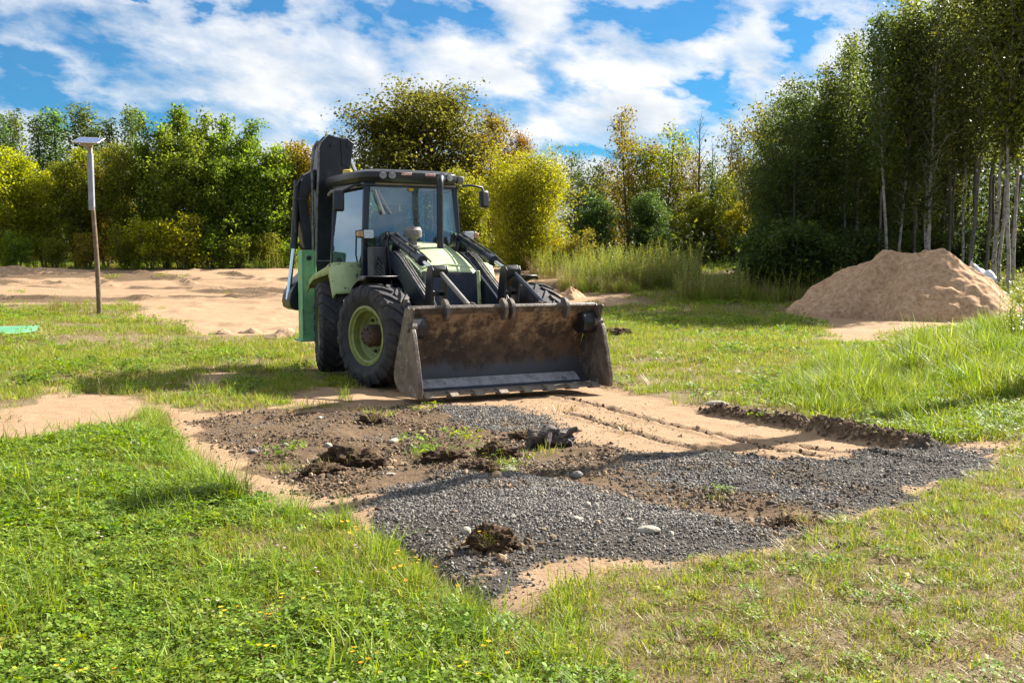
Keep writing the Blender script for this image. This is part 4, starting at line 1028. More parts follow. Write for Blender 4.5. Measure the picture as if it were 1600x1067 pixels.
bl.tube([(XB + 0.13, -0.90, 3.30), (XB + 0.13, -0.965, 3.2), (XB + 0.1, -0.99, 2.9), (XB + 0.1, -0.985, 2.2), (XB + 0.1, -0.99, 1.6)], 0.022, 8)
bl.build('hose', 'pipe', boom)
MB().tube([(XB - 0.05, -0.40, 3.20), (XB - 0.05, -0.12, 2.55)], 0.035, 12).build('boom_ram', 'chrome', boom)
dp = MB()
dip_poly = [(-0.93, 2.90), (-1.10, 2.80), (-1.17, 2.66), (-1.20, 2.45), (-1.17, 2.1), (-1.13, 1.75), (-1.10, 1.62), (-1.0, 1.6), (-0.985, 1.8), (-1.04, 2.2), (-1.06, 2.42), (-1.02, 2.55), (-0.93, 2.62)]
dp.prism(dip_poly, XB - 0.10, XB + 0.10, 'x')
dip = dp.build('dipper', 'black', bh, bevel=0.012)
cyl = MB().tube([(XB + 0.02, -1.185, 2.72), (XB + 0.02, -1.255, 1.76)], 0.052, 16); cyl.tube([(XB + 0.02, -1.252, 1.80), (XB + 0.02, -1.258, 1.72)], 0.064, 16)
cl = cyl.build('dipper_cylinder', 'black', bh)
MB().tube([(XB + 0.02, -1.257, 1.72), (XB + 0.02, -1.36, 0.97)], 0.033, 14).build('piston_rod', 'chrome', cl)
ho = MB(); ho.tube([(XB + 0.06, -1.12, 2.80), (XB + 0.09, -1.235, 2.62), (XB + 0.09, -1.25, 2.3), (XB + 0.09, -1.245, 1.95)], 0.020, 8); ho.tube([(XB + 0.12, -1.27, 2.44), (XB + 0.13, -1.15, 2.45), (XB + 0.12, -1.07, 2.43)], 0.008, 6)
ho.tube([(XB + 0.06, -1.20, 1.80), (XB + 0.08, -1.12, 1.68), (XB + 0.08, -1.04, 1.72)], 0.02, 8)
ho.build('hose', 'hose', dip)
bk = MB()
bk_poly = [(-1.36, 1.07), (-1.385, 0.95), (-1.37, 0.86), (-1.30, 0.82), (-1.10, 0.785), (-0.75, 0.77), (-0.55, 0.95), (-0.60, 1.02), (-0.78, 0.86), (-1.05, 0.88), (-1.16, 0.92), (-1.20, 1.04), (-1.14, 1.18), (-1.02, 1.28), (-1.02, 1.40), (-1.14, 1.36), (-1.28, 1.22)]
bk.prism(bk_poly, XB - 0.22, XB + 0.20, 'x')
bk.build('digging_bucket', 'black', bh, bevel=0.012)
MB().box((-4.45, -0.55, 1.15), (0.16, 1.3, 0.8)).build('boom_carriage', 'black', bh, bevel=0.02)
# ------------------------------------------------------------------ solar pole on the left, and the pole just outside the frame whose shadow crosses the gravel
def solar_pole(loc, rz, label, height, tilt=0.0):
    p = empty('solar_pole', loc, rz); tag(p, label, 'pole')
    H = height
    pts_ = [(0.02 * math.sin(3 * t) - tilt * t, 0.0, H * 0.62 * t - 0.3 * (t == 0)) for t in np.linspace(0, 1, 8)]
    MB().tube(pts_, [0.075 - 0.018 * t for t in np.linspace(0, 1, 8)], 14).build('wooden_pole', 'wood', p)
    e = pts_[-1]
    MB().prism([(-0.078, -0.07), (0.078, -0.07), (0.078, 0.07), (-0.078, 0.07)], H * 0.60, H * 0.925, 'z').build('lamp_tube', 'greyboard', p, loc=(e[0] - 0.03, 0, 0), bevel=0.03)
    MB().prism([(-0.055, -0.05), (0.055, -0.05), (0.055, 0.05), (-0.055, 0.05)], H * 0.925, H * 0.975, 'z').build('bracket', 'stone_pale', p, loc=(e[0] - 0.03, 0, 0), bevel=0.01)
    MB().box((e[0] - 0.10, -0.05, H * 0.968), (0.26, 0.30, 0.075)).build('battery_box', 'box', p, bevel=0.015)
    rot = Matrix.Rotation(R(20), 3, 'X') @ Matrix.Rotation(R(3), 3, 'Y')
    sp_ = MB().box((0, 0, 0), (0.76, 0.50, 0.03), None).build('solar_panel', 'alu', p, loc=(e[0] - 0.06, 0.0, H * 0.995), bevel=0.004)
    sp_.rotation_euler = (R(22), R(3), R(-4))
    cl = MB()
    for i in range(6):
        for j in range(3): cl.box((-0.30 + i * 0.12, -0.15 + j * 0.15, 0.0165), (0.112, 0.14, 0.003))
        for j in range(3): cl.box((-0.30 + i * 0.12, -0.15 + j * 0.15, -0.0165), (0.112, 0.14, 0.003))
    cl.build('solar_cells', 'panel', sp_, smooth=0)
    return p
D = 29.5
px_, pz_ = at_depth(155, D), gz(at_depth(155, D), D)
solar_pole((px_, D, z_at(493, D)), 0.0, 'solar lamp on a thin leaning wooden pole at the edge of the sandy track', z_at(221, D) - z_at(493, D), 0.10)
pole2 = empty('utility_pole', (6.84, 12.2, gz(6.84, 12.2))); tag(pole2, 'weathered wooden utility pole standing in the long grass outside the right edge', 'pole')
MB().tube([(0, 0, -0.4), (0.02, 0, 4), (0.0, 0.01, 8.6)], [0.16, 0.145, 0.13], 16).build('wooden_pole', 'wood', pole2)
MB().tube([(0, 0, 8.0), (-0.5, 0, 8.35), (-0.9, 0, 8.42)], 0.03, 10).build('lamp_arm', 'greyboard', pole2)
MB().prism([(-1.25, -0.13), (-0.85, -0.09), (-0.85, 0.09), (-1.25, 0.13)], 8.37, 8.48, 'z').build('lamp_head', 'greyboard', pole2, bevel=0.03)

# ------------------------------------------------------------------ heaps
def heap(name, cx, cy, rx, ry, h, mat, seed, amp=0.12, pw=1.0, n=56, rings=26, flat=0.0, ridge=0.0, base_drop=0.05, fine=0.03):
    vs = [(0.0, 0.0)]; 
    pts_ = []
    for i in range(rings + 1):
        t = i / rings
        for k_ in range(n):
            a_ = 2 * math.pi * k_ / n
            pts_.append((t, a_))
    T = np.array([p[0] for p in pts_]); A = np.array([p[1] for p in pts_])
    edge = 1 + 0.16 * np.sin(A * 2 + seed) + 0.10 * np.sin(A * 3 + seed * 2) + 0.05 * np.sin(A * 7 + seed)
    X = cx + rx * T * edge * np.cos(A); Y = cy + ry * T * edge * np.sin(A)
    prof = np.clip(1 - T, 0, 1) ** pw
    if flat: prof = np.minimum(prof, 1 - flat) / (1 - flat); prof = prof - 0.10 * np.clip(prof - 0.9, 0, 1)
    Z0 = ground_z(X, Y, False)
    Z = Z0 + h * prof * (1 + amp * fbm(X, Y, 0.9 * rx / 2.5, 4, seed)) + fine * fbm(X, Y, 0.16 * max(rx, .4), 3, seed + 4) * np.minimum(1, prof * 6) - base_drop * (T > 0.985)
    Z = Z + 0.25 * fine * 2.4 * fbm(X, Y, 0.075 * max(rx, .4), 2, seed + 9) * np.minimum(1, prof * 6)
    co = np.stack([X - cx, Y - cy, Z], -1)
    zb = float(ground_z(np.array([cx]), np.array([cy]), False)[0]); co[:, 2] -= zb
    fs = []
    for i in range(rings):
        for k_ in range(n):
            j = (k_ + 1) % n
            fs.append((i * n + k_, i * n + j, (i + 1) * n + j, (i + 1) * n + k_))
    me_ = bpy.data.meshes.new(name); me_.from_pydata(co.tolist(), [], fs)
    bm_ = bmesh.new(); bm_.from_mesh(me_); bmesh.ops.remove_doubles(bm_, verts=bm_.verts, dist=1e-5); bmesh.ops.recalc_face_normals(bm_, faces=bm_.faces); bm_.to_mesh(me_); bm_.free()
    me_.shade_smooth(); me_.materials.append(M[mat])
    return link_mesh(name, me_, None, (cx, cy, zb))

M['sand'] = solid('heaped_sand', (0.50, 0.325, 0.195), (0.33, 0.20, 0.115), (0.58, 0.40, 0.26), rough=0.95, scale=9, scale3=5.0, bump=1.0, bscale=9, spec=0.1)
M['sand_pale'] = solid('loose_dry_sand', (0.45, 0.31, 0.20), (0.33, 0.22, 0.14), rough=0.95, scale=6, bump=0.8, bscale=20, spec=0.1)
PD = 28.6
o = heap('sand_pile', at_depth(1428, PD), PD, 2.9, 2.5, 1.86, 'sand', 3, amp=0.10, pw=0.82, n=300, rings=140, flat=0.22, fine=0.16)
tag(o, 'big heap of reddish brown building sand in front of the birches', 'sand heap')
for (px, py, D, rx, h, lab) in [(858, 427, 34.0, 0.6, 0.36, 'low sand heap behind the bucket, left one of a touching pair'),
                                (892, 427, 34.3, 0.5, 0.38, 'low sand heap in front of the tall weeds, right one of a touching pair')]:
    x = at_depth(px, D); o = heap('sand_heap', x, D, rx, rx * .9, h, 'sand', int(px), amp=.3, n=40, rings=14, pw=.9, fine=.05); tag(o, lab, 'sand heap', 'small sand heaps')
for (px, py, rx, h, lab) in [(447, 527, 0.42, 0.22, 'small pointed sand heap nearest the green stabiliser'),
                             (392, 521, 0.26, 0.12, 'small sand mound in the middle of three on the rutted sand'),
                             (348, 521, 0.28, 0.11, 'small sand mound farthest left on the rutted sand')]:
    x, y = pt(px, py); o = heap('sand_mound', x, y, rx, rx, h, 'sand_pale', int(px), amp=.4, n=28, rings=10, pw=.9, fine=.04); tag(o, lab, 'sand mound', 'small sand mounds left of the loader')
for (px, py, rx, ry, h, lab) in [(32, 442, 3.0, 0.9, 0.22, 'low dark sand mound at the foot of the left hedge')]:
    D = 41.0; x = at_depth(px + 20, D); o = heap('sand_mound', x, D, rx, ry, h, 'sand', 9, amp=.3, n=40, rings=12, fine=.05); tag(o, lab, 'sand mound')

def lump(name, px, py, sx, sy, sz, mat, seed, rough=0.35, sub=4, rz=0.0, sink=0.25, freq=2.2, parent=None):
    bm_ = bmesh.new(); bmesh.ops.create_icosphere(bm_, subdivisions=sub, radius=1.0)
    from mathutils import noise as mn
    for v in bm_.verts:
        p = v.co.copy()
        d_ = 1 + rough * (mn.fractal(p * freq + Vector((seed * 3.1, seed, 0)), 0.9, 2.1, 4) * 0.7 + 0.5 * abs(mn.noise(p * freq * 2.2 + Vector((seed, 0, 7)))))
        v.co = Vector((p.x * sx * d_, p.y * sy * d_, p.z * sz * d_))
    me_ = bpy.data.meshes.new(name); bm_.to_mesh(me_); bm_.free(); me_.shade_smooth() if rough > .25 else None
    me_.materials.append(M[mat])
    x, y = pt(px, py)
    o = link_mesh(name, me_, parent, (x, y, gz(x, y) + sz * (1 - 2 * sink) * 0.8)); o.rotation_euler = (0, 0, rz)
    return o
def clod_at(px, py, w, d, h, seed, label, rz=0.0):
    o = lump('earth_clod', px, py, w, d, h, 'clod', seed, 0.6, 5, rz, 0.28, 2.6)
    tag(o, label, 'earth clod', 'clods of turf and earth on the scraped ground'); return o
clod_at(548, 722, 0.22, 0.15, 0.10, 1, 'largest crumbly clod of dark earth, left of the gravel')
clod_at(505, 738, 0.14, 0.10, 0.05, 2, 'flat dark clod lying just left of the largest earth clod', 0.5)
clod_at(580, 658, 0.10, 0.07, 0.065, 3, 'dark clod lying alone between the front tyre and the largest clod')
clod_at(692, 714, 0.15, 0.09, 0.07, 4, 'grassy brown clod between the largest clod and the tree root', 0.4)
clod_at(775, 706, 0.15, 0.09, 0.075, 5, 'brown clod touching the left side of the tree root', -0.2)
clod_at(750, 740, 0.13, 0.08, 0.06, 6, 'dark clod beside the flat pale stone on the gravel', 0.2)
clod_at(768, 862, 0.11, 0.08, 0.085, 7, 'clod of earth and roots with a green sprout at the lawn edge')
clod_at(815, 678, 0.10, 0.07, 0.05, 8, 'small black clod behind the tree root', 0.2)
clod_at(1240, 812, 0.10, 0.06, 0.035, 9, 'low brown clod at the right tip of the gravel', 0.2)
clod_at(960, 522, 0.34, 0.20, 0.10, 10, 'wide dark clod in the grass right behind the bucket')
clod_at(1230, 469, 0.55, 0.25, 0.07, 12, 'flat dark clod in the grass left of the big sand heap')
# old root stump
x, y = pt(858, 690)
st = empty('tree_root', (x, y, gz(x, y)), 0.2); tag(st, 'grey dead tree root with a broken pointed end lying by the smooth sand', 'tree root')
o = lump('root_body', 858, 690, 0.17, 0.10, 0.09, 'stump', 4, 0.6, 4, 0, 0.2); o.parent = st; o.location = (0.0, 0, 0.075)
rt = MB()
for (p0, p1, p2, r0) in [((-0.1, -0.03, 0.11), (-0.19, -0.06, 0.03), (-0.21, -0.08, -0.03), 0.03), ((-0.02, -0.08, 0.12), (-0.05, -0.14, 0.06), (-0.05, -0.15, -0.03), 0.035), ((0.08, 0, 0.10), (0.17, -0.02, 0.13), (0.24, -0.03, 0.16), 0.045), ((0.1, -0.03, 0.07), (0.17, -0.05, 0.04), (0.19, -0.06, -0.02), 0.03), ((0.16, 0, 0.12), (0.22, 0.01, 0.13), (0.26, 0.0, 0.125), 0.022)]:
    rt.tube([p0, p1, p2], [r0, r0 * 0.8, r0 * 0.35], 8)
rt.build('root_branch', 'stump', st)
# stones and pale scraps on the gravel
STN = [(725, 738, .075, .04, .035, 'stone_pale', 'flat pale green stone beside the dark clod on the gravel'), (790, 733, .10, .05, .03, 'stone_pale', 'long cream slab half buried behind the gravel'),
       (776, 758, .05, .04, .05, 'stone_tan', 'upright tan stone in the middle of the gravel'), (902, 741, .055, .05, .045, 'stone_grey', 'round grey brown stone in the shadow line on the gravel'),
       (918, 800, .03, .03, .045, 'stone_pale', 'left one of two small white upright stones on the gravel'), (931, 803, .028, .028, .045, 'stone_pale', 'right one of two small white upright stones on the gravel'),
       (901, 825, .045, .03, .02, 'stone_pale', 'flat white stone below the two upright white stones'), (982, 825, .035, .025, .022, 'stone_pale', 'small white stone left of the large white lump'),
       (1012, 840, .085, .045, .035, 'stone_pale', 'large white lump near the front edge of the gravel'), (1048, 842, .025, .022, .03, 'stone_pale', 'small white stone right of the large white lump'),
       (728, 836, .04, .035, .04, 'stone_pale', 'pale round stone beside the rooted clod'), (615, 688, .09, .045, .03, 'stone_pale', 'pale flat stone behind the largest earth clod'),
       (500, 647, .05, .03, .025, 'stone_pale', 'white stone in the thin shadow left of the front tyre'), (395, 703, .06, .05, .03, 'stone_grey', 'grey stone at the left end of the dark soil'),
       (512, 690, .06, .045, .035, 'stone_pale', 'pale stone left of the largest earth clod'), (1120, 640, .16, .06, .05, 'stone_pale', 'broad pale slab at the left end of the earth ridge'),
       (445, 690, .05, .035, .03, 'stone_pale', 'small pale stone among the tufts of dark soil'), (610, 735, .05, .03, .02, 'stone_pale', 'pale flake on the soil before the largest clod'), (660, 672, .05, .03, .025, 'stone_tan', 'tan stone on the soil below the left end of the bucket')]
for i, (px, py, a_, b_, c_, mt, lab) in enumerate(STN):
    o = lump('stone', px, py, a_ * .78, b_ * .78, c_ * .7, mt, 20 + i, 0.22, 2, 0.4 * i, 0.2, 1.1); tag(o, lab, 'stone', 'stones and rubble on the bare ground')
# green mat at the left edge, white sheet behind the heap
zg = gz(at_depth(-20, 26.5), 26.5)
mt_ = MB(); nn = 9
gv = []
for i in range(nn):
    for j in range(nn):
        u, v_ = i / (nn - 1), j / (nn - 1)
        x = -14.4 + u * (4.2 - 0.8 * abs(v_ - .45)) ; y = 21.0 + v_ * 2.0
        gv.append((x, y, gz(x, y) + 0.06 + 0.03 * math.sin(4 * u + 3 * v_)))
mt_.add(gv, [(i * nn + j, (i + 1) * nn + j, (i + 1) * nn + j + 1, i * nn + j + 1) for i in range(nn - 1) for j in range(nn - 1)])
o = mt_.build('green_mat', 'tarp_green'); md = o.modifiers.new('thickness', 'SOLIDIFY'); md.thickness = 0.03; tag(o, 'flat green mat lying in the grass at the left edge', 'mat')
SDp = 31.5; sxp = at_depth(1535, SDp)
sv = []; nn = 13
for i in range(nn):
    for j in range(nn):
        u, v_ = i / (nn - 1), j / (nn - 1)
        sv.append((-0.6 + 1.25 * u, -0.4 + .8 * v_, max(0.0, (0.85 - 0.6 * u) * math.sin(math.pi * min(1, max(0, v_))) ** 0.6 + 0.10 * math.sin(7 * u + 5 * v_) + 0.06 * math.sin(13 * v_ - 4 * u))))
s_ = MB(); s_.add(sv, [(i * nn + j, (i + 1) * nn + j, (i + 1) * nn + j + 1, i * nn + j + 1) for i in range(nn - 1) for j in range(nn - 1)])
o = s_.build('plastic_sheet', 'tarp_white', None, (sxp - .05, SDp, z_at(440, SDp)), smooth=50); o.scale = (.55, .7, .7); md = o.modifiers.new('thickness', 'SOLIDIFY'); md.thickness = 0.02
tag(o, 'crumpled white plastic sheet over rubble behind the big sand heap', 'plastic sheet')
# ------------------------------------------------------------------ trees
def crown_leaves(centres, sig, per, size, seed, droop=0.0, aspect=0.62, up=0.35, sflat=0.8):
    """leaf quads scattered round twig ends"""
    g = np.random.default_rng(seed)
    C_ = np.repeat(np.asarray(centres, float), per, axis=0)
    n = len(C_)
    P = C_ + g.normal(0, 1, (n, 3)) * np.array([sig, sig, sig * sflat])
    nrm = g.normal(0, 1, (n, 3)); nrm[:, 2] += up * np.sign(nrm[:, 2] + 0.3); nrm /= np.linalg.norm(nrm, axis=1, keepdims=True)
    t = g.normal(0, 1, (n, 3)); t[:, 2] -= droop
    t -= nrm * (t * nrm).sum(1, keepdims=True); t /= np.linalg.norm(t, axis=1, keepdims=True) + 1e-9
    b_ = np.cross(nrm, t)
    s_ = size * (0.45 + 1.0 * g.random(n) ** 1.5)[:, None] * 1.12
    L_, W_ = s_ * 0.5, s_ * 0.5 * aspect
    V = np.stack([P - t * L_, P + b_ * W_ - t * L_ * 0.1 + nrm * W_ * 0.25, P + t * L_, P - b_ * W_ - t * L_ * 0.1 + nrm * W_ * 0.25], 1)
    # twigs share a tint: neighbouring leaves light or dark together
    cl = np.repeat(g.random(len(centres)), per)
    rnd = np.clip(0.55 * cl + 0.45 * g.random(n), 0, 1)
    return V, rnd

def grow(H, r0, seed, h0, h1, nb, env, ang=(35, 65), stems=1, spread=0.0, wob=0.03, sub=4, twig=0.5, branch_r=0.35, lean=0.0):
    """trunk(s), limbs and twig ends. env(t) gives limb reach along the height"""
    g = random.Random(seed)
    mb = MB(); ends = []
    for s_ in range(stems):
        a_ = 2 * math.pi * (s_ + g.random() * .5) / stems
        sx, sy = spread * math.cos(a_), spread * math.sin(a_)
        Hs = H * (1 if s_ == 0 else g.uniform(0.72, 0.98))
        pts_ = []; wx = wy = 0
        n = 9
        for i in range(n):
            t = i / (n - 1)
            wx += g.uniform(-wob, wob) * H / 8; wy += g.uniform(-wob, wob) * H / 8
            pts_.append(Vector((0.08 * math.cos(a_) * (stems > 1) + sx * t ** 0.8 * H * .12 + wx + lean * t * t, 0.08 * math.sin(a_) * (stems > 1) + sy * t ** 0.8 * H * .12 + wy, -0.3 * (i == 0) + Hs * t)))
        rr = r0 / math.sqrt(stems)
        mb.tube(pts_, [rr * (1 - 0.9 * (i / (n - 1)) ** 1.1) + 0.006 for i in range(n)], 7, cap=False)
        for k_ in range(int(nb / stems)):
            t = h0 + (h1 - h0) * ((k_ + g.random()) / (nb / stems))
            f = t * (n - 1); i = min(int(f), n - 2); p = pts_[i].lerp(pts_[i + 1], f - i)
            az_ = k_ * 2.399 + g.uniform(-.5, .5); an = R(g.uniform(*ang))
            Ln = env((t - h0) / max(1e-6, (h1 - h0))) * g.uniform(0.6, 1.12)
            d_ = Vector((math.cos(az_) * math.sin(an), math.sin(az_) * math.sin(an), math.cos(an)))
            q1 = p + d_ * Ln * 0.5 + Vector((0, 0, -0.03 * Ln)); q2 = p + d_ * Ln + Vector((g.uniform(-.1, .1), g.uniform(-.1, .1), g.uniform(-.05, .18))) * Ln
            rb = max(0.008, rr * branch_r * (1 - t * 0.75))
            mb.tube([p, q1, q2], [rb, rb * 0.65, 0.006], 5, cap=False)
            ends.append(q2)
            if Ln > 0.5: ends.append(q1.lerp(q2, .35))
            for j in range(sub):
                u = g.uniform(0.3, 0.95); c_ = p.lerp(q1, u * 2) if u < .5 else q1.lerp(q2, u * 2 - 1)
                e = c_ + Vector((g.uniform(-1, 1), g.uniform(-1, 1), g.uniform(-.45, .8))) * twig * max(0.35, Ln) * 0.45
                mb.tube([c_, c_.lerp(e, .55) + Vector((0, 0, .03)), e], [rb * 0.35 + 0.003, rb * 0.22 + 0.003, 0.004], 3, cap=False)
                ends.append(e)
        ends.append(pts_[-1])
    return mb, ends

TREES = {}
def kind(name, mb, ends, bark, per, sig, size, seed, **kw):
    tm = mb.mesh('trunk', bark, 60)
    V, rnd = crown_leaves(ends, sig, per, size, seed, **kw)
    TREES[name] = (tm, quads_mesh('crown', V, 'leaf', rnd))
    return TREES[name]

dome = lambda t: math.sqrt(max(0.04, 1 - (2 * t - 0.78) ** 2 / 1.75))
for v in range(4):      # broad bushy hedge trees, leafy to the ground
    mb, e = grow(7.0, 0.16, 100 + v, 0.04, 0.97, 84, lambda t: 2.1 * (0.55 + 0.6 * math.sin(math.pi * (0.16 + 0.72 * t))) * (1 - 0.55 * t ** 2.2), (30, 75), stems=4, spread=1.2, sub=4, twig=.6)
    kind('hedge%d' % v, mb, e, 'bark_dark', 38, 0.26, 0.155, 100 + v)
for v in range(2):      # spired tops: several leaders
    mb, e = grow(7.6, 0.14, 120 + v, 0.05, 0.98, 80, lambda t: 1.5 * (1 - 0.72 * t), (22, 55), stems=5, spread=1.0, sub=4, twig=.55)
    kind('spire%d' % v, mb, e, 'bark_dark', 34, 0.23, 0.15, 120 + v)
mb, e = grow(11.0, 0.26, 140, 0.10, 0.97, 170, lambda t: 4.0 * dome(t), (30, 80), stems=3, spread=1.0, sub=5, twig=.42)
kind('round', mb, e, 'bark_dark', 52, 0.40, 0.17, 140)
mb, e = grow(9.5, 0.2, 141, 0.10, 0.97, 110, lambda t: 2.7 * dome(t), (28, 75), stems=2, spread=1.2, sub=5, twig=.45)
kind('round_small', mb, e, 'bark_dark', 30, 0.32, 0.15, 141)
mb, e = grow(5.0, 0.16, 150, 0.0, 0.98, 190, lambda t: 2.0 * (0.75 + 0.5 * math.sin(math.pi * min(1, t * 1.15))) * (1 - 0.35 * t ** 3), (16, 72), stems=9, spread=1.9, sub=5, twig=.5)
kind('willow', mb, e, 'bark_dark', 48, 0.20, 0.125, 150, aspect=0.26, up=0.1, sflat=1.2)
for v in range(3):      # slim far birches
    mb, e = grow(9.0, 0.10, 160 + v, 0.2, 0.99, 56, lambda t: 1.5 * (1 - 0.75 * t), (25, 60), sub=3, twig=.6)
    kind('slim%d' % v, mb, e, 'bark_birch', 22, 0.24, 0.13, 160 + v)
for v in range(4):      # open autumn trees in the gap
    mb, e = grow(8.0, 0.15, 170 + v, 0.08, 0.99, 80, lambda t: 2.1 * (0.5 + 0.7 * math.sin(math.pi * (0.2 + 0.6 * t))) * (1 - 0.45 * t), (22, 65), stems=3, spread=1.3, sub=4, twig=.55)
    kind('loose%d' % v, mb, e, 'bark_dark', 21, 0.26, 0.14, 170 + v)
for v in range(5):      # tall thin birches of the wood: bare stems below, open crowns
    mb, e = grow(10.5, 0.058 + 0.012 * (v % 3), 180 + v, [.24, .30, .24, .40, .44][v], 0.99, 60, lambda t: (0.35 + 0.65 * min(1, t * 3)) * 1.35 * (0.65 + 0.5 * math.sin(math.pi * t)) * (1 - 0.45 * t), (25, 62), sub=4, twig=.55, wob=0.085, lean=[0.3, -0.4, 0.1, 0.6, -0.2][v])
    kind('birch%d' % v, mb, e, 'bark_birch', 13, 0.24, 0.125, 180 + v)
for v in range(3):      # dark leafy alders at the wood's edge
    mb, e = grow(9.0, 0.13, 190 + v, 0.05, 0.98, 96, lambda t: 1.9 * (0.6 + 0.55 * math.sin(math.pi * (0.15 + 0.7 * t))) * (1 - 0.5 * t * t), (30, 72), stems=3, spread=1.2, sub=4, twig=.55)
    kind('alder%d' % v, mb, e, 'bark_dark', 26, 0.24, 0.12, 190 + v)
for v in range(3):      # low bushes
    mb, e = grow(2.0, 0.06, 200 + v, 0.02, 0.97, 40, lambda t: 0.95 * (1 - 0.5 * t), (25, 75), stems=5, spread=1.6, sub=3, twig=.6)
    kind('bush%d' % v, mb, e, 'bark_dark', 20, 0.15, 0.10, 200 + v)
for v in range(2):      # leafless tops
    mb, e = grow(8.5, 0.10, 210 + v, 0.30, 0.99, 34, lambda t: 1.5 * (1 - 0.6 * t), (20, 45), sub=5, twig=.6)
    TREES['bare%d' % v] = (mb.mesh('trunk', 'bark_dark', 60), None)
for v in range(3):      # far bushy row kinds reuse the hedge shapes
    pass

def tree(kindname, px, D, top_py, color, label, group, name='tree', base_py=None, wide=1.0, rz=None, cat='tree', Hm=None):
    tm, lm = TREES[kindname]
    x = at_depth(px, D)
    zb = gz(x, D) if base_py is None else z_at(base_py, D)
    H0 = max(v.co.z for v in tm.vertices)
    H = (z_at(top_py, D) - zb) if Hm is None else Hm
    sc = H / (H0 * 1.01)
    t = empty(name, (x, D, zb - 0.03), random.uniform(0, 6.28) if rz is None else rz)
    t.rotation_euler[0] = random.uniform(-.035, .035); t.rotation_euler[1] = random.uniform(-.035, .035)
    t.scale = (sc * wide, sc * wide, sc)
    tag(t, label, cat, group)
    link_mesh('trunk', tm, t)
    if lm is not None:
        c_ = link_mesh('crown', lm, t); j = [random.uniform(0.88, 1.12) for _ in range(3)]
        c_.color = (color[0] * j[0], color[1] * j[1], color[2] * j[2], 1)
    return t
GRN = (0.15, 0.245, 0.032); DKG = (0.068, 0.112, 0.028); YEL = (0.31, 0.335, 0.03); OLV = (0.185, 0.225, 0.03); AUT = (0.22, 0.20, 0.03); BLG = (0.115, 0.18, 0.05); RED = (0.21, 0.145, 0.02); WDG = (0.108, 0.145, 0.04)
HG = 'trees and bushes of the left hedge'
T_ = [  # kind, px, depth, top py, colour, label, width, group
 ('slim0', 12, 56, 188, BLG, 'slim tall green tree rising behind the left end of the hedge', 1.1), ('slim1', 34, 58, 180, BLG, 'slim tree behind the yellow bush at the left edge', 1.2), ('slim2', 62, 56, 186, BLG, 'narrow green tree left of the solar pole, in the back row', 1.1),
 ('slim0', 100, 57, 178, BLG, 'tall loose tree behind the hedge, just left of the solar panel', 1.4), ('slim1', 138, 56, 168, BLG, 'tallest slim tree, standing behind the solar panel', 1.3), ('slim2', 176, 57, 192, BLG, 'slim tree behind the hedge, just right of the solar panel', 1.0), ('slim0', 208, 57, 174, BLG, 'lone pointed tree between the solar panel and the tall hedge', 0.9), ('slim1', 160, 60, 200, BLG, 'low dim tree far behind the solar panel', 1.2),
 ('hedge0', 15, 45, 232, YEL, 'yellow green rounded tree at the left edge of the photo', 1.05), ('hedge1', 72, 46, 268, YEL, 'shorter yellow green tree left of the solar pole', 0.9), ('hedge2', 122, 46, 240, OLV, 'rusty topped hedge tree directly behind the solar pole', 0.9), ('hedge3', 168, 47, 238, AUT, 'orange tinged hedge tree just right of the solar pole', 0.9),
 ('hedge0', 215, 46, 225, OLV, 'dark olive hedge tree two steps right of the solar pole', 0.85), ('spire0', 262, 46, 168, GRN, 'tall many pointed green tree, highest of the left hedge', 0.9), ('hedge1', 300, 45, 200, GRN, 'broad green hedge tree below the highest hedge top', 0.9), ('spire1', 322, 46.5, 176, GRN, 'many pointed green tree in the middle of the hedge', 0.9),
 ('spire0', 372, 46, 178, GRN, 'many pointed green tree, last high top before the boom', 0.95), ('hedge2', 350, 45, 230, GRN, 'thick dark green hedge tree at mid height', 0.9), ('hedge3', 410, 45.5, 218, GRN, 'rounded green hedge tree left of the boom', 0.95), ('hedge0', 446, 46.5, 232, OLV, 'pale topped hedge tree just left of the boom', 0.85), ('hedge1', 482, 47, 226, AUT, 'reddish brown topped tree behind the boom', 0.8), ('hedge2', 520, 48, 240, OLV, 'olive hedge tree hidden behind the backhoe boom', 0.9),
]
for (k_, px, D, tp, c_, lab, wd) in T_: tree(k_, px, D, tp, c_, lab, HG, wide=wd)
T2 = [('hedge2', -70, 45, 225, YEL, 'yellow green tree just outside the left edge of the frame'), ('spire0', -150, 46, 200, GRN, 'many pointed green tree outside the frame on the left'), ('hedge1', -230, 46, 230, OLV, 'olive hedge tree outside the frame, third beyond the left edge'), ('hedge3', -310, 47, 215, GRN, 'green hedge tree outside the frame, fourth beyond the left edge')]
for (k_, px, D, tp, c_, lab) in T2: tree(k_, px, D, tp, c_, lab, HG, wide=1.0)
B_ = [('bush0', 30, 43.5, 362, GRN, 'olive bush at the foot of the hedge, left edge'), ('bush1', 88, 43.5, 372, OLV, 'olive bush low in the hedge left of the pole'), ('bush2', 140, 43, 366, AUT, 'brownish bush behind the foot of the solar pole'), ('bush0', 196, 43, 358, OLV, 'olive leaved bush right of the solar pole'), ('bush1', 236, 43, 342, YEL, 'pale yellow bush at the hedge foot, brightest of the row'), ('bush2', 285, 43, 338, YEL, 'pale lime bush at the foot of the highest hedge tree'), ('bush0', 330, 43.5, 360, GRN, 'low green bush at the hedge foot'), ('bush1', 372, 43.5, 365, OLV, 'low olive bush left of the digging bucket'), ('bush2', 420, 44, 366, OLV, 'low bush just left of the chrome ram'), ('bush0', 460, 44, 372, GRN, 'low green bush behind the dipper')]
for (k_, px, D, tp, c_, lab) in B_: tree(k_, px, D, tp, c_, lab, HG, name='bush', cat='bush', wide=1.1)
CG = 'trees behind the loader and in the gap'
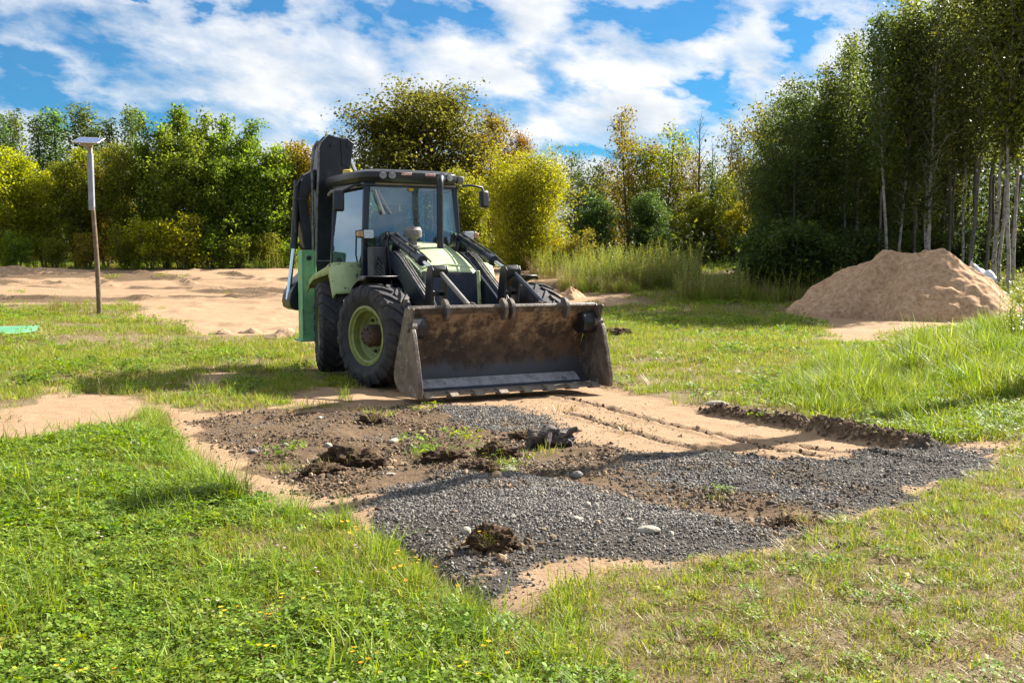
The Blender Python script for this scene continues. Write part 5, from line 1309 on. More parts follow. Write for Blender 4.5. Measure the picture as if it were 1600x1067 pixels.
C_ = [('round', 645, 60, 124, (0.115, 0.14, 0.022), 'big round crowned tree behind the cab', 1.22), ('round_small', 752, 62, 172, AUT, 'autumn tinted tree right of the big round tree', 0.92), ('round_small', 800, 63, 205, RED, 'rusty topped tree above the golden bush', 0.7), ('hedge0', 560, 52, 300, OLV, 'olive tree behind the roof beacon', 1.0), ('hedge1', 600, 52, 300, GRN, 'green tree under the big round crown', 1.0), ('hedge2', 730, 52, 270, OLV, 'olive tree between the cab and the golden bush', 0.9),
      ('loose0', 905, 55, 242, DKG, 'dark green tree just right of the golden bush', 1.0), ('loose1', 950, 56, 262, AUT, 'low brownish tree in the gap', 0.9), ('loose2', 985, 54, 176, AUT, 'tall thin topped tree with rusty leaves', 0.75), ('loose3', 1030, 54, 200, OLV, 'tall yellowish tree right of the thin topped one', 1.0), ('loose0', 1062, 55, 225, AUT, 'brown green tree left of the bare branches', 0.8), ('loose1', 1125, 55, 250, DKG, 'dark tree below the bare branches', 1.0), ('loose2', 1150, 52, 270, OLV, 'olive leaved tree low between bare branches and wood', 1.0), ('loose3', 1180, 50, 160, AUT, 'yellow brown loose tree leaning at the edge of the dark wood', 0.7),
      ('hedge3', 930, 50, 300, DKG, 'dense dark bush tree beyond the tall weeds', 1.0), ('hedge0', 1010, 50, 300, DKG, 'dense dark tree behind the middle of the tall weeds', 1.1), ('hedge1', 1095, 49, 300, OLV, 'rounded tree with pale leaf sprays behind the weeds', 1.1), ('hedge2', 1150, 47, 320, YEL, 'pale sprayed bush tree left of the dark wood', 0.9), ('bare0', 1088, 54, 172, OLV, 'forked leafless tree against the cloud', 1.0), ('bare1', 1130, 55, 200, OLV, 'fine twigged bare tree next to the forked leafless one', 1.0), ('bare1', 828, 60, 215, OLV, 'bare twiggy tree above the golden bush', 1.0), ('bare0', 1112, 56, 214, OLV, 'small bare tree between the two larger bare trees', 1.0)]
for (k_, px, D, tp, c_, lab, wd) in C_: tree(k_, px, D, tp, c_, lab, CG, wide=wd)
t = tree('willow', 822, 43, 233, YEL, 'round golden yellow willow bush right of the cab', CG, name='willow_bush', cat='bush', wide=1.02)
for k_, px, tp, c_, lab in [('bush1', 760, 385, YEL, 'yellow low bush at the left foot of the golden willow'), ('bush2', 868, 372, YEL, 'yellow low bush at the right foot of the golden willow'), ('bush0', 905, 360, AUT, 'orange brown bush between willow and weeds')]:
    tree(k_, px, 42, tp, c_, lab, CG, name='bush', cat='bush')
WG = 'birches of the dark wood on the right'
ORD = ['first', 'second', 'third', 'fourth', 'fifth', 'sixth', 'seventh', 'eighth', 'ninth', 'tenth', 'eleventh', 'twelfth', 'thirteenth', 'fourteenth', 'fifteenth', 'sixteenth', 'seventeenth', 'eighteenth', 'nineteenth', 'twentieth']
# front row of stems one can tell apart
FR = [(1285, 38, 105), (1312, 37, 78), (1340, 38, 60), (1366, 36, 40), (1384, 35.5, 22), (1398, 36, 20), (1424, 37, 5), (1446, 35, -10), (1452, 35.6, 15), (1478, 37, -20), (1500, 36, -10), (1512, 34.5, -40), (1530, 36, -30), (1550, 33.5, -70), (1562, 34, -50), (1578, 33, -80), (1590, 33.6, -70), (1612, 33, -90), (1640, 33, -80), (1675, 34, -90)]
for i, (px, D, tp) in enumerate(FR):
    pale = i in (2, 4, 5, 7, 8, 10, 13, 14, 15, 16, 17)
    tt = tree('birch%d' % ((i % 5) if i < 8 else 3 + i % 2), px, D, tp, WDG if i % 3 else OLV, '%s %sbirch from the left in the front row of the dark wood' % (ORD[i], 'pale stemmed ' if pale else 'slender '), WG, name='birch_tree', wide=random.uniform(.85, 1.05))
    if pale:
        for c_ in tt.children:
            if c_.name.startswith('trunk'):
                c_.data = c_.data.copy(); c_.data.materials[0] = M['bark_pale']
BRW = [(1345, 42, 70), (1390, 43, 40), (1430, 41, 20), (1465, 44, -5), (1490, 42, 0), (1522, 41, -25), (1545, 43, -30), (1572, 41, -45), (1602, 42, -60), (1630, 40, -70), (1325, 45, 95), (1370, 47, 60), (1412, 46, 40), (1448, 48, 20), (1508, 47, 0), (1560, 48, -20), (1595, 47, -20), (1660, 45, -50), (1700, 42, -60)]
for i, (px, D, tp) in enumerate(BRW):
    tree('birch%d' % ((i + 2) % 5 if px < 1480 else 3 + i % 2), px, D, tp, WDG, 'slender dark birch standing deep inside the wood behind the front row', 'birches deep inside the dark wood', name='birch_tree', wide=random.uniform(.9, 1.15))
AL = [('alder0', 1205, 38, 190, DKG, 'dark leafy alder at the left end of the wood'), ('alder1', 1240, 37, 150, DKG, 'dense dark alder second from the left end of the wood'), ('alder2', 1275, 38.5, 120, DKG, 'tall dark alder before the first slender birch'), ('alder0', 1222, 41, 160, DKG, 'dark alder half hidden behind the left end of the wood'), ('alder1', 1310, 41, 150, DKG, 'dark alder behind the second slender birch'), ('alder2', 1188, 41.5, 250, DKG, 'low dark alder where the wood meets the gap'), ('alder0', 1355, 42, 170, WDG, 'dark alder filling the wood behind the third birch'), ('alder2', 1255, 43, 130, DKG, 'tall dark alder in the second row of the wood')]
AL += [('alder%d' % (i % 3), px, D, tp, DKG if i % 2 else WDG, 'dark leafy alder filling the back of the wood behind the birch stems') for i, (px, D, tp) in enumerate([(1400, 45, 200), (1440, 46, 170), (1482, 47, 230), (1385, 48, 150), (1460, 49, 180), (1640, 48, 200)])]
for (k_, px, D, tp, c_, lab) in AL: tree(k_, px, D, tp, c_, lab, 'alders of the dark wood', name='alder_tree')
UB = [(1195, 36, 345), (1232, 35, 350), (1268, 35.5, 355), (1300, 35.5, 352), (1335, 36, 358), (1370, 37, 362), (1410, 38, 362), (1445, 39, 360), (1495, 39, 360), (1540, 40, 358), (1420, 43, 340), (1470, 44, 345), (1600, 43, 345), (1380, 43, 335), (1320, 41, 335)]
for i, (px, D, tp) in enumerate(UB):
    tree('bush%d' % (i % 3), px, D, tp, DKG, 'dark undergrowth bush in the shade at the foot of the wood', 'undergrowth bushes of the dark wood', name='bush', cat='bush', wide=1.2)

# far wood closing the horizon: one mass nobody could count
g = np.random.default_rng(77)
Vs = []; Rs = []
for (x0, x1, y0, y1, n, h0, h1) in ((-60, 75, 68, 92, 1500, 5, 8.5), (14, 60, 50, 66, 900, 6, 11), (-75, -24, 52, 66, 600, 1.0, 2.2), (24, 60, 30, 50, 400, 5, 10), (-60, 75, 62, 70, 1500, 0.8, 2.0), (8, 40, 46, 52, 500, 0.8, 2.0)):
    X = g.uniform(x0, x1, n); Y = g.uniform(y0, y1, n); Hh = g.uniform(h0, h1, n)
    for (cx, cy, hh) in zip(X, Y, Hh):
        c_ = np.stack([cx + g.normal(0, 0.9, 9), cy + g.normal(0, 0.9, 9), 1.2 + hh * g.random(9) ** 0.8], 1)
        V, r_ = crown_leaves(c_, 0.5, 12, 0.22, int(g.integers(1e9)))
        Vs.append(V); Rs.append(r_)
fw = link_mesh('far_wood', quads_mesh('far_wood', np.concatenate(Vs), 'leaf', np.concatenate(Rs))); fw.color = (0.06, 0.085, 0.022, 1)
tag(fw, 'dim green mass of far woodland closing the gaps between the trees', 'woodland', kind='stuff')
# ------------------------------------------------------------------ ground cover: clumps instanced over the plot (uncountable stuff)
def blades(n, rad, h, w, seed, curve=0.5, lay=0.0):
    """curved grass blades, two quads each -> list of (4,3)"""
    g = np.random.default_rng(seed)
    a = g.random(n) * 2 * math.pi; r = rad * np.sqrt(g.random(n))
    base = np.stack([r * np.cos(a), r * np.sin(a), np.zeros(n) - 0.01], 1)
    da = a + g.normal(0, 1.2, n); dirv = np.stack([np.cos(da), np.sin(da), np.zeros(n)], 1)
    H = h * (0.45 + 0.75 * g.random(n)); C_ = curve * (0.2 + g.random(n)) + lay
    side = np.stack([-np.sin(da + g.normal(0, .6, n)), np.cos(da), np.zeros(n)], 1)
    W = w * (0.6 + 0.8 * g.random(n))
    up = np.array([0, 0, 1.0])
    def at(t):
        ang = np.minimum(C_ * t * 1.5, 1.5 + 0 * C_)
        return base + dirv * (H * t * np.sin(ang * 0.75))[:, None] + up * (H * t * np.cos(ang * 0.75))[:, None]
    p0, p1, p2 = base, at(0.55), at(1.0)
    w0 = side * (W * 0.5)[:, None]; w1 = side * (W * 0.42)[:, None]; w2 = side * (W * 0.06)[:, None]
    q1 = np.stack([p0 - w0, p0 + w0, p1 + w1, p1 - w1], 1); q2 = np.stack([p1 - w1, p1 + w1, p2 + w2, p2 - w2], 1)
    rnd = g.random(n)
    return np.concatenate([q1, q2]), np.concatenate([rnd, rnd])
def clover(n, rad, h, size, seed):
    g = np.random.default_rng(seed); Q = []; Rn = []
    for i in range(n):
        a = g.random() * 6.28; r = rad * math.sqrt(g.random()); hz = h * (0.35 + 0.75 * g.random())
        c = np.array([r * math.cos(a), r * math.sin(a), hz]); tl = g.normal(0, .32, 2); s = size * (0.7 + 0.6 * g.random()); a0 = g.random() * 6.28; rr = g.random()
        for k in range(3):
            t = a0 + k * 2.094; d = np.array([math.cos(t), math.sin(t), tl[0] * math.cos(t) + tl[1] * math.sin(t) + 0.15]); b = np.array([-math.sin(t), math.cos(t), -tl[0] * math.sin(t) + tl[1] * math.cos(t)])
            Q.append([c, c + d * s * .6 + b * s * .42, c + d * s, c + d * s * .6 - b * s * .42]); Rn.append(np.clip(rr + g.normal(0, .08), 0, 1))
    return np.array(Q), np.array(Rn)
def broad(n, size, seed, up=0.5):
    g = np.random.default_rng(seed); Q = []; Rn = []
    for i in range(n):
        t = 6.283 * i / n + g.normal(0, .25); L_ = size * (0.6 + 0.6 * g.random()); e = up * (0.3 + g.random()); w_ = L_ * 0.17
        d = np.array([math.cos(t), math.sin(t), 0]); b = np.array([-math.sin(t), math.cos(t), 0]); z = np.array([0, 0, 1.0])
        p0 = d * .01; p1 = d * L_ * .5 + z * L_ * .5 * e; p2 = d * L_ + z * L_ * (.5 * e - .12); rr = g.random()
        Q.append([p0 - b * w_ * .3, p0 + b * w_ * .3, p1 + b * w_, p1 - b * w_]); Q.append([p1 - b * w_, p1 + b * w_, p2 + b * w_ * .15, p2 - b * w_ * .15]); Rn += [rr, rr]
    return np.array(Q), np.array(Rn)
def stalk(h, n, size, seed, narrow=0.35):
    """a tall weed: stem with leaves all the way up"""
    g = np.random.default_rng(seed); Q = []; Rn = []
    lean = g.normal(0, .12, 2)
    def st(t): return np.array([lean[0] * t * t * h, lean[1] * t * t * h, h * t])
    for i in range(5):
        a, b = st(i / 5), st((i + 1) / 5); w_ = 0.006 * (1.2 - i / 6)
        for s in (np.array([w_, 0, 0]), np.array([0, w_, 0])): Q.append([a - s, a + s, b + s, b - s]); Rn.append(.9)
    for i in range(n):
        t = 0.12 + 0.88 * (i + g.random()) / n; c = st(t); a = i * 2.4 + g.normal(0, .3); L_ = size * (1.15 - 0.6 * t) * (0.7 + .5 * g.random())
        d = np.array([math.cos(a), math.sin(a), g.uniform(-.1, .7)]); d /= np.linalg.norm(d); b = np.array([-math.sin(a), math.cos(a), 0]) * L_ * narrow * .5
        Q.append([c, c + d * L_ * .45 + b, c + d * L_, c + d * L_ * .45 - b]); Rn.append(g.random() * .85)
    return np.array(Q), np.array(Rn)
def flowers(n, rad, h, seed, pet=0.011):
    g = np.random.default_rng(seed); Q = []
    for i in range(n):
        a = g.random() * 6.28; r = rad * math.sqrt(g.random()); c = np.array([r * math.cos(a), r * math.sin(a), h * (.6 + .6 * g.random())])
        for k in range(6):
            t = k * 1.047; d = np.array([math.cos(t), math.sin(t), .25]); b = np.array([-math.sin(t), math.cos(t), 0])
            Q.append([c, c + d * pet * .6 + b * pet * .5, c + d * pet, c + d * pet * .6 - b * pet * .5])
    return np.array(Q), g.random(len(Q))

SRC = bpy.data.collections.new('ground_cover_sources')     # never linked to the scene: only read by the instancers
def variants(name, makers):
    c = bpy.data.collections.new(name)
    for k, (QR, mat) in enumerate(makers):
        me_ = quads_mesh('%s_%d' % (name, k), QR[0], mat, QR[1])
        c.objects.link(bpy.data.objects.new('%s_%02d' % (name, k), me_))
    return c

def instancer(name, coll, P, scale, idx, label, cat, tilt=0.12, euler=None):
    n = len(P)
    me_ = bpy.data.meshes.new(name); me_.vertices.add(n); me_.vertices.foreach_set('co', P.reshape(-1).astype(np.float32))
    if euler is None:
        euler = np.stack([rng.normal(0, tilt, n), rng.normal(0, tilt, n), rng.random(n) * 6.283], 1)
    a = me_.attributes.new('rot', 'FLOAT_VECTOR', 'POINT'); a.data.foreach_set('vector', euler.reshape(-1).astype(np.float32))
    a = me_.attributes.new('scl', 'FLOAT', 'POINT'); a.data.foreach_set('value', np.asarray(scale).astype(np.float32))
    a = me_.attributes.new('idx', 'INT', 'POINT'); a.data.foreach_set('value', np.asarray(idx).astype(np.int32))
    o = link_mesh(name, me_)
    ng = bpy.data.node_groups.new(name, 'GeometryNodeTree')
    ng.interface.new_socket('Geometry', in_out='INPUT', socket_type='NodeSocketGeometry'); ng.interface.new_socket('Geometry', in_out='OUTPUT', socket_type='NodeSocketGeometry')
    gi = ng.nodes.new('NodeGroupInput'); go = ng.nodes.new('NodeGroupOutput'); ip = ng.nodes.new('GeometryNodeInstanceOnPoints')
    ci = ng.nodes.new('GeometryNodeCollectionInfo'); ci.inputs['Collection'].default_value = coll; ci.inputs['Separate Children'].default_value = True; ci.inputs['Reset Children'].default_value = True
    ip.inputs['Pick Instance'].default_value = True
    ln = ng.links.new
    ln(gi.outputs[0], ip.inputs['Points']); ln(ci.outputs[0], ip.inputs['Instance'])
    for an, dt, sock in (('idx', 'INT', 'Instance Index'), ('rot', 'FLOAT_VECTOR', 'Rotation'), ('scl', 'FLOAT', 'Scale')):
        nd = ng.nodes.new('GeometryNodeInputNamedAttribute'); nd.data_type = dt; nd.inputs['Name'].default_value = an
        out_ = [s for s in nd.outputs if s.name == 'Attribute' and s.enabled][0]
        ln(out_, ip.inputs[sock])
    ln(ip.outputs[0], go.inputs[0])
    md = o.modifiers.new('cover', 'NODES'); md.node_group = ng
    tag(o, label, cat, kind='stuff')
    return o

def scatter(n, x0, x1, y0, y1):
    return rng.uniform(x0, x1, n), rng.uniform(y0, y1, n)
def in_view(X, Y, m=0.6): return np.abs(X) < 0.5 * Y * 1.03 + m
mc, ms_ = math.cos(BROT), math.sin(BROT)
def under_machine(X, Y):
    lx = (X - BX) * mc + (Y - BY) * ms_; ly = -(X - BX) * ms_ + (Y - BY) * mc
    w = (np.abs(ly) < 1.35) & (lx > -0.75) & (lx < 0.15)
    for cx, cy in ((-1.44, -1), (-1.44, 1), (-3.42, -1), (-3.42, 1)): w |= (np.abs(lx - cx) < .45) & (np.abs(ly - cy) < .33)
    w |= (np.abs(ly) < 0.95) & (lx > -4) & (lx < 0)
    return w
def pile_mask(X, Y):
    mat = (X > -14.5) & (X < -10.4) & (Y > 20.9) & (Y < 23.1)
    return mat | ((((X - at_depth(1424, PD)) / 3.3) ** 2 + ((Y - PD) / 2.9) ** 2) < 1.0)

# --- short lawn: clover, fine grass, dry bits
kinds = [(clover(34, .10, .055, .0145, k), 'clover') for k in range(4)] + [(blades(46, .10, .07, .0045, 10 + k, .85), 'blade') for k in range(4)] + \
        [(blades(34, .11, .07, .004, 20 + k, 1.0, .55), 'dry') for k in range(3)] + [(broad(7, .085, 30 + k), 'clover') for k in range(2)] + [(blades(46, .13, .09, .0035, 36 + k, 1.0, 1.2), 'litter') for k in range(3)] + [(blades(30, .10, .17, .0055, 46 + k, .8), 'lush') for k in range(2)]
c_lawn = variants('lawn_clump', kinds)
Ps = []; Sc = []; Ix = []
bands = [(2.7, 4.5, 420), (4.5, 6.5, 330), (6.5, 9, 210), (9, 13, 120), (13, 19, 60), (19, 27, 30), (27, 40, 13), (40, 62, 5)]
for (y0, y1, dens) in bands:
    xm = 0.5 * y1 + 3.2
    X, Y = scatter(int(dens * 2 * xm * (y1 - y0)), -xm, xm, y0, y1)
    k_ = in_view(X, Y, 3.0); X, Y = X[k_], Y[k_]
    sand, soil, grav = zones(X, Y)
    d = 1.0 - np.clip(1.15 * sand + soil + grav, 0, 1)
    n1 = fbm(X, Y, 1.3, 4, 60); n2 = fbm(X, Y, 0.35, 3, 61); n3 = fbm(X, Y, 4.0, 3, 62)
    dlawn = sdist(Z_LAWN, X, Y)
    # trampled thin turf: lower right, and stripes elsewhere
    thin = sstep(-0.3, .6, X - 0.25 - 0.02 * (Y - 3)) * sstep(8.6, 6.6, Y) * (dlawn < 0.15)
    keep = d * (1 - thin * (0.0 + .62 * sstep(-0.15, .35, n1 + .6 * n2)))
    midpatch = sstep(0.02, .45, n3 + .8 * n1) * (Y > 9) * .8
    keep *= 1 - midpatch
    keep = np.maximum(keep, 0.02 * (sand > .5) * (grav < .3) * (n1 > .1) * (Y < 14) * (sdist(Z_GRAV2, X, Y) < -0.8))
    # a few tufts on the scraped soil
    keep = np.maximum(keep, 0.045 * sstep(.05, .4, n2 + n1) * (soil > .4) * (grav < .3))
    ok = (rng.random(len(X)) < keep) & ~under_machine(X, Y) & ~pile_mask(X, Y)
    soil_ = soil[ok]; X, Y, thin, n1, n2, n3, dlawn = X[ok], Y[ok], thin[ok], n1[ok], n2[ok], n3[ok], dlawn[ok]
    r = rng.random(len(X))
    pc = np.where(dlawn > 0, sstep(-.35, .25, n1 + .25 * (X < -1) + .2 * sstep(5.0, 6.0, Y)) * .86, 0.5 * sstep(-.25, .3, n1))
    pdry = np.clip(np.where(thin > .3, .28, .10) + .35 * n3 + .14 * (Y > 9), .03, .7)
    ix = np.where(r < pdry, 8 + rng.integers(0, 3, len(X)), np.where(rng.random(len(X)) < pc, rng.integers(0, 4, len(X)), 4 + rng.integers(0, 4, len(X))))
    ix = np.where(rng.random(len(X)) < np.where(thin > .3, .2, .06), 13 + rng.integers(0, 3, len(X)), ix)
    ix = np.where(rng.random(len(X)) < (.03 + .10 * sstep(0, .4, n2)) * (thin < .3) * (Y < 12) * (soil_ < .3), 16 + rng.integers(0, 2, len(X)), ix)
    ix = np.where(rng.random(len(X)) < .02, 11 + rng.integers(0, 2, len(X)), ix)
    sc = (0.75 + 0.6 * rng.random(len(X))) * (1 + .5 * n1) * np.interp(Y, [3, 6, 12, 25, 40, 60], [.85, 1.0, 1.35, 1.9, 2.5, 4])
    sc *= np.where(thin > .3, .75, 1.0)
    Z = ground_z(X, Y)
    Ps.append(np.stack([X, Y, Z], 1)); Sc.append(sc); Ix.append(ix)
P = np.concatenate(Ps); print('lawn clumps', len(P))
instancer('grass', c_lawn, P, np.concatenate(Sc), np.concatenate(Ix), 'short green grass and clover with dry straw between the bare sand', 'grass')

# --- long lush grass at the right, lawn lip, random tussocks
c_long = variants('long_clump', [(blades(60, .13, .42, .0075, 40 + k, .75), 'lush') for k in range(3)] + [(blades(44, .12, .26, .006, 45 + k, .85), 'blade') for k in range(3)] + [(blades(26, .12, .38, .005, 50 + k, 1.0, .2), 'dry') for k in range(2)])
Z_TUS1 = zone((1215, 625), (1225, 590), (1290, 555), (1350, 560), (1420, 590), (1440, 620), (1400, 645), (1300, 650), (1240, 640))
Z_TUS2 = zone((1330, 580), (1420, 545), (1500, 520), (1570, 490), (1700, 470), (1900, 480), (1900, 620), (1620, 630), (1500, 622), (1440, 610))
Ps = []; Sc = []; Ix = []
for Zz, dn, s0 in ((Z_TUS1, 60, 1.0), (Z_TUS2, 40, 1.12)):
    x0, y0 = Zz.min(0); x1, y1 = Zz.max(0)
    X, Y = scatter(int(dn * (x1 - x0) * (y1 - y0)), x0, x1, y0, y1)
    d = sdist(Zz, X, Y) + .3 * fbm(X, Y, .7, 3, 70)
    ok = (d > -.1) & in_view(X, Y, 3) & (Y < 24) & ~pile_mask(X, Y); X, Y, d = X[ok], Y[ok], d[ok]
    Ps.append(np.stack([X, Y, ground_z(X, Y)], 1)); Sc.append(s0 * .78 * (.45 + .65 * rng.random(len(X))) * (.6 + .6 * sstep(-.1, .7, d)) * (1 + .9 * fbm(X, Y, .8, 2, 71)))
    r = rng.random(len(X)); Ix.append(np.where(r < .66, rng.integers(0, 3, len(X)), np.where(r < .9, 3 + rng.integers(0, 3, len(X)), 6 + rng.integers(0, 2, len(X)))))
# scattered tufts over the meadow
X, Y = scatter(5200, -9, 13, 3, 30); sand, soil, grav = zones(X, Y); n1 = fbm(X, Y, 1.2, 3, 75)
ok = (rng.random(len(X)) < (1 - np.clip(sand + soil + grav, 0, 1)) * sstep(.0, .5, n1)) & in_view(X, Y) & ~under_machine(X, Y) & ~pile_mask(X, Y); X, Y = X[ok], Y[ok]
Ps.append(np.stack([X, Y, ground_z(X, Y)], 1)); Sc.append((.3 + .3 * rng.random(len(X))) * np.interp(Y, [3, 10, 30], [.55, .9, 1.6])); Ix.append(rng.choice([0, 1, 2, 3, 4, 5, 6], len(X)))
# grass and roots hanging from the torn-up clods
for o in [q for q in bpy.data.objects if q.name.startswith('earth_clod')]:
    cx, cy = o.location.x, o.location.y; q = rng.normal(0, .06, (5, 2)) + np.array([cx, cy])
    Ps.append(np.stack([q[:, 0], q[:, 1], ground_z(q[:, 0], q[:, 1]) + rng.uniform(.0, .06, 5)], 1)); Sc.append(.2 + .2 * rng.random(5)); Ix.append(rng.choice([6, 7, 6, 7, 3], 5))
# grass lip over the gravel edge
seg = []
for (a, b) in zip(LAWN_EDGE[:-1], LAWN_EDGE[1:]):
    n_ = int(np.hypot(*(b - a)) * 42)
    for t in rng.random(n_): seg.append(a + (b - a) * t + rng.normal(0, .05, 2))
seg = np.array(seg); Ps.append(np.stack([seg[:, 0], seg[:, 1], ground_z(seg[:, 0], seg[:, 1])], 1)); Sc.append(.28 + .28 * rng.random(len(seg))); Ix.append(rng.choice([0, 1, 3, 4, 5], len(seg)))
P = np.concatenate(Ps); print('long clumps', len(P))
instancer('long_grass', c_long, P, np.concatenate(Sc), np.concatenate(Ix), 'long lush grass in bent tufts right of the sand ridge', 'long grass', tilt=.2)

# --- tall weeds in front of the gap and the wood
c_weed = variants('weed_clump', [(stalk(1.5, 46, .17, 80 + k), 'weed') for k in range(4)] + [(blades(40, .22, 1.0, .012, 90 + k, .5), 'dry') for k in range(2)] + [(blades(50, .2, .8, .011, 95 + k, .6), 'lush') for k in range(2)])
Ps = []; Sc = []; Ix = []
def weeds(n, px0, px1, d0, d1, s0, s1, choice):
    D = rng.uniform(d0, d1, n); px = rng.uniform(px0, px1, n); X = (px - 800) / F_PX * D
    ok = ~pile_mask(X, D); X, D = X[ok], D[ok]
    Ps.append(np.stack([X, D, ground_z(X, D)], 1)); Sc.append(rng.uniform(s0, s1, len(X)) * (1 + .4 * fbm(X, D, 1.5, 2, 77))); Ix.append(rng.choice(choice, len(X)))
weeds(520, 905, 1090, 36.5, 41, .6, .98, [0, 1, 2, 3, 0, 1, 4, 6, 7])
weeds(300, 880, 1000, 35.5, 38, .4, .8, [0, 1, 4, 5, 6, 7])
weeds(520, 1060, 1330, 33, 37, .45, .85, [0, 1, 2, 4, 5, 6, 7])
weeds(160, 830, 910, 38, 42, .4, .8, [0, 1, 2, 3, 4])
weeds(260, 1300, 1640, 31.5, 34.5, .4, .8, [0, 2, 4, 6, 7])
weeds(260, -20, 480, 42.5, 44.5, .25, .55, [0, 1, 2, 3, 6, 7])
weeds(70, 1565, 1640, 17.5, 22, .55, .85, [0, 1, 2, 3, 3])
weeds(26, 0, 180, 30.0, 31.5, .25, .45, [6, 7, 4])
P = np.concatenate(Ps)
instancer('tall_weeds', c_weed, P, np.concatenate(Sc), np.concatenate(Ix), 'tall leafy weeds and dry stalks in front of the trees and wood', 'weeds', tilt=.1)

# --- little flowers in the lawn
c_fl = variants('flower', [(flowers(3, .06, .11, 1), 'petal'), (flowers(2, .06, .09, 2, .008), 'petal_pink')])
X = []; Y = []; Ix = []
for (px, py, n_, s_, t) in [(640, 850, 7, .22, 0), (690, 890, 5, .12, 0), (420, 1010, 5, .35, 0), (570, 1040, 6, .3, 0), (40, 990, 3, .3, 0), (130, 725, 14, .8, 1), (200, 560, 24, 2.0, 1), (60, 530, 30, 2.5, 1), (300, 900, 10, .6, 1)]:
    for i in range(n_):
        x, y = pt(px, py, .2 if py > 700 else 0); X.append(x + rng.normal(0, s_)); Y.append(y + rng.normal(0, s_)); Ix.append(t)
X, Y = np.array(X), np.array(Y)
instancer('wild_flowers', c_fl, np.stack([X, Y, ground_z(X, Y)], 1), np.interp(Y, [3, 6, 20], [.9, 1.1, 1.8]), np.array(Ix), 'tiny yellow and pale pink flowers dotted in the grass', 'flowers')

# --- gravel and crumbs
def rock_coll(name, mat, n, seed, rough=.3, sub=1):
    c = bpy.data.collections.new(name)
    for k in range(n):
        g = np.random.default_rng(seed + k); bm_ = bmesh.new(); bmesh.ops.create_icosphere(bm_, subdivisions=sub, radius=1)
        sc = np.array([1, g.uniform(.65, .95), g.uniform(.5, .8)])
        for v in bm_.verts: v.co = Vector(np.array(v.co) * sc * (1 + rough * g.uniform(-1, 1)))
        me_ = bpy.data.meshes.new('%s_%d' % (name, k)); bm_.to_mesh(me_); bm_.free(); me_.materials.append(mat)
        c.objects.link(bpy.data.objects.new('%s_%02d' % (name, k), me_))
    return c
def rock_mat(name, c1, c2, rough=.75):
    m, nt, ns, L = new_mat(name); out = N(ns, 'ShaderNodeOutputMaterial'); b = N(ns, 'ShaderNodeBsdfPrincipled'); b.inputs['Roughness'].default_value = rough
    oi = N(ns, 'ShaderNodeObjectInfo'); r = ramp(ns, [(0.0, c1), (.75, c2), (1.0, tuple(min(1, v * 1.9) for v in c2))]); L.new(oi.outputs['Random'], r.inputs[0]); L.new(r.outputs[0], b.inputs['Base Color']); L.new(b.outputs[0], out.inputs[0]); return m
c_gr = rock_coll('gravel_stone', rock_mat('gravel', (.04, .036, .033), (.165, .15, .13), .7), 5, 300)
c_so = rock_coll('soil_crumb', rock_mat('soil_crumb', (.045, .028, .017), (.20, .14, .085), .95), 4, 320, .4)
def fill(n, Zs, test, s0, s1):
    Pq = []; 
    for Zz in Zs:
        x0, y0 = Zz.min(0) - .5; x1, y1 = Zz.max(0) + .5
        X, Y = scatter(int(n * (x1 - x0) * (y1 - y0)), x0, x1, y0, y1)
        w = test(X, Y); ok = (rng.random(len(X)) < w) & in_view(X, Y); Pq.append(np.stack([X[ok], Y[ok], ground_z(X[ok], Y[ok])], 1))
    Pq = np.concatenate(Pq); s_ = s0 + (s1 - s0) * rng.random(len(Pq)) ** 3 * 1.25; Pq[:, 2] += s_ * .25; return Pq, s_
def tg(X, Y):
    s, so_, g_ = zones(X, Y); n = fbm(X, Y, .3, 3, 90); return np.clip(np.maximum(g_, .34 * so_ * sstep(-.1, .3, n)) * (1 - .45 * (so_ > .5) * sstep(-.1, .3, n)) + .015 * (s > .6) * (so_ < .5) * (sdist(Z_BARE, X, Y) > 0), 0, 1)
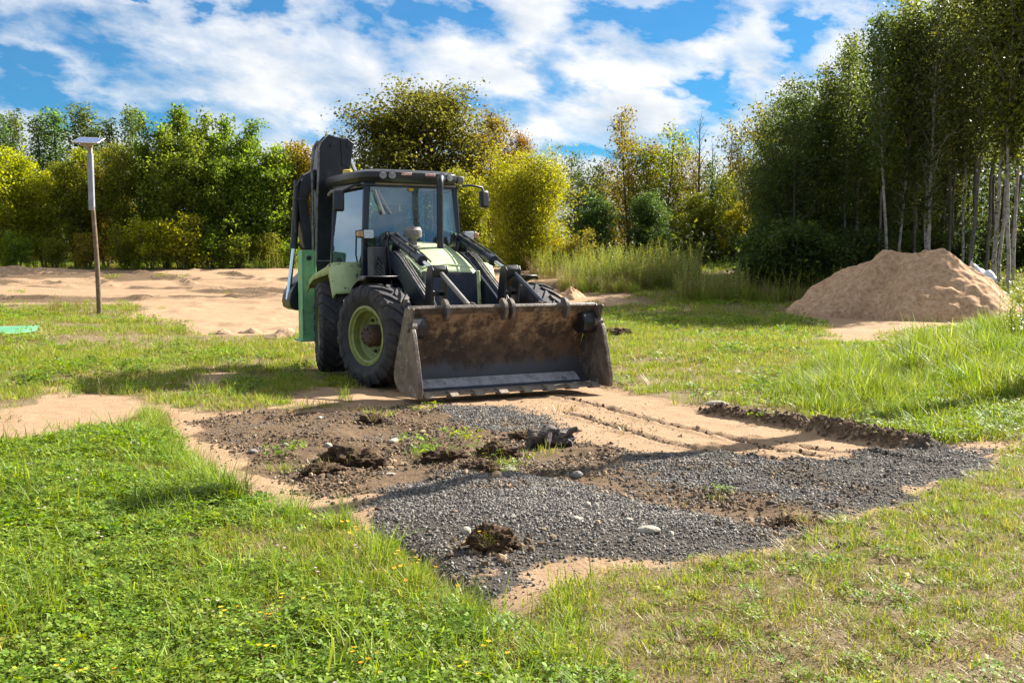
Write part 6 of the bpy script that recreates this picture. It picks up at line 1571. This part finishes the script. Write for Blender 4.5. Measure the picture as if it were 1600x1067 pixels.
P1, s1 = fill(4200, [Z_GRAV1, Z_SOIL], tg, .004, .0115); P2, s2 = fill(2600, [Z_GRAV2, Z_GRAV3], tg, .0045, .012)
P_ = np.concatenate([P1, P2]); s_ = np.concatenate([s1, s2]); print('gravel', len(P_))
instancer('gravel', c_gr, P_, s_, rng.integers(0, 5, len(P_)), 'dark grey crushed gravel spread on the sand', 'gravel', tilt=.6)
def ts(X, Y):
    s, so_, g_ = zones(X, Y); n = fbm(X, Y, .35, 3, 91); tn = sstep(-0.3, .6, X - 0.25 - 0.02 * (Y - 3)) * sstep(8.0, 6.6, Y) * (sdist(Z_BARE, X, Y) < 0); return np.clip(.16 * tn + so_ * sstep(-.3, .35, n) + .012 * (s > .6), 0, 1)
P1, s1 = fill(1500, [Z_SOIL, Z_MIX], ts, .004, .017); P3, s3 = fill(900, [np.array([[0.2, 3.0], [5.0, 3.0], [5.0, 7.8], [0.2, 7.8]])], ts, .002, .007); P1 = np.concatenate([P1, P3]); s1 = np.concatenate([s1, s3]); 
rp = []
for (a, b) in zip(RIDGE[:-1], RIDGE[1:]):
    for t in rng.random(int(np.hypot(*(b - a)) * 320)): rp.append(a + (b - a) * t + rng.normal(0, .06, 2))
for T in TRACKS:
    for (a, b) in zip(T[:-1], T[1:]):
        for t in rng.random(int(np.hypot(*(b - a)) * 90)): rp.append(a + (b - a) * t + rng.normal(0, .025, 2))
for o in [q for q in bpy.data.objects if q.name.startswith('earth_clod')]:       # crumbs fallen off each clod
    for t in range(170):
        rp.append(np.array([o.location.x, o.location.y]) + rng.normal(0, 1, 2) * np.array([.16, .12]))
n_big = len(rp)
rp = np.array(rp); zz = ground_z(rp[:, 0], rp[:, 1]); s2 = .005 + .024 * rng.random(len(rp)) ** 2.6
P_ = np.concatenate([P1, np.stack([rp[:, 0], rp[:, 1], zz + .2 * s2], 1)]); s_ = np.concatenate([s1, s2]); print('crumbs', len(P_))
instancer('soil_crumbs', c_so, P_, s_, rng.integers(0, 4, len(P_)), 'loose crumbs of brown soil scattered on the scraped ground', 'soil', tilt=.8)
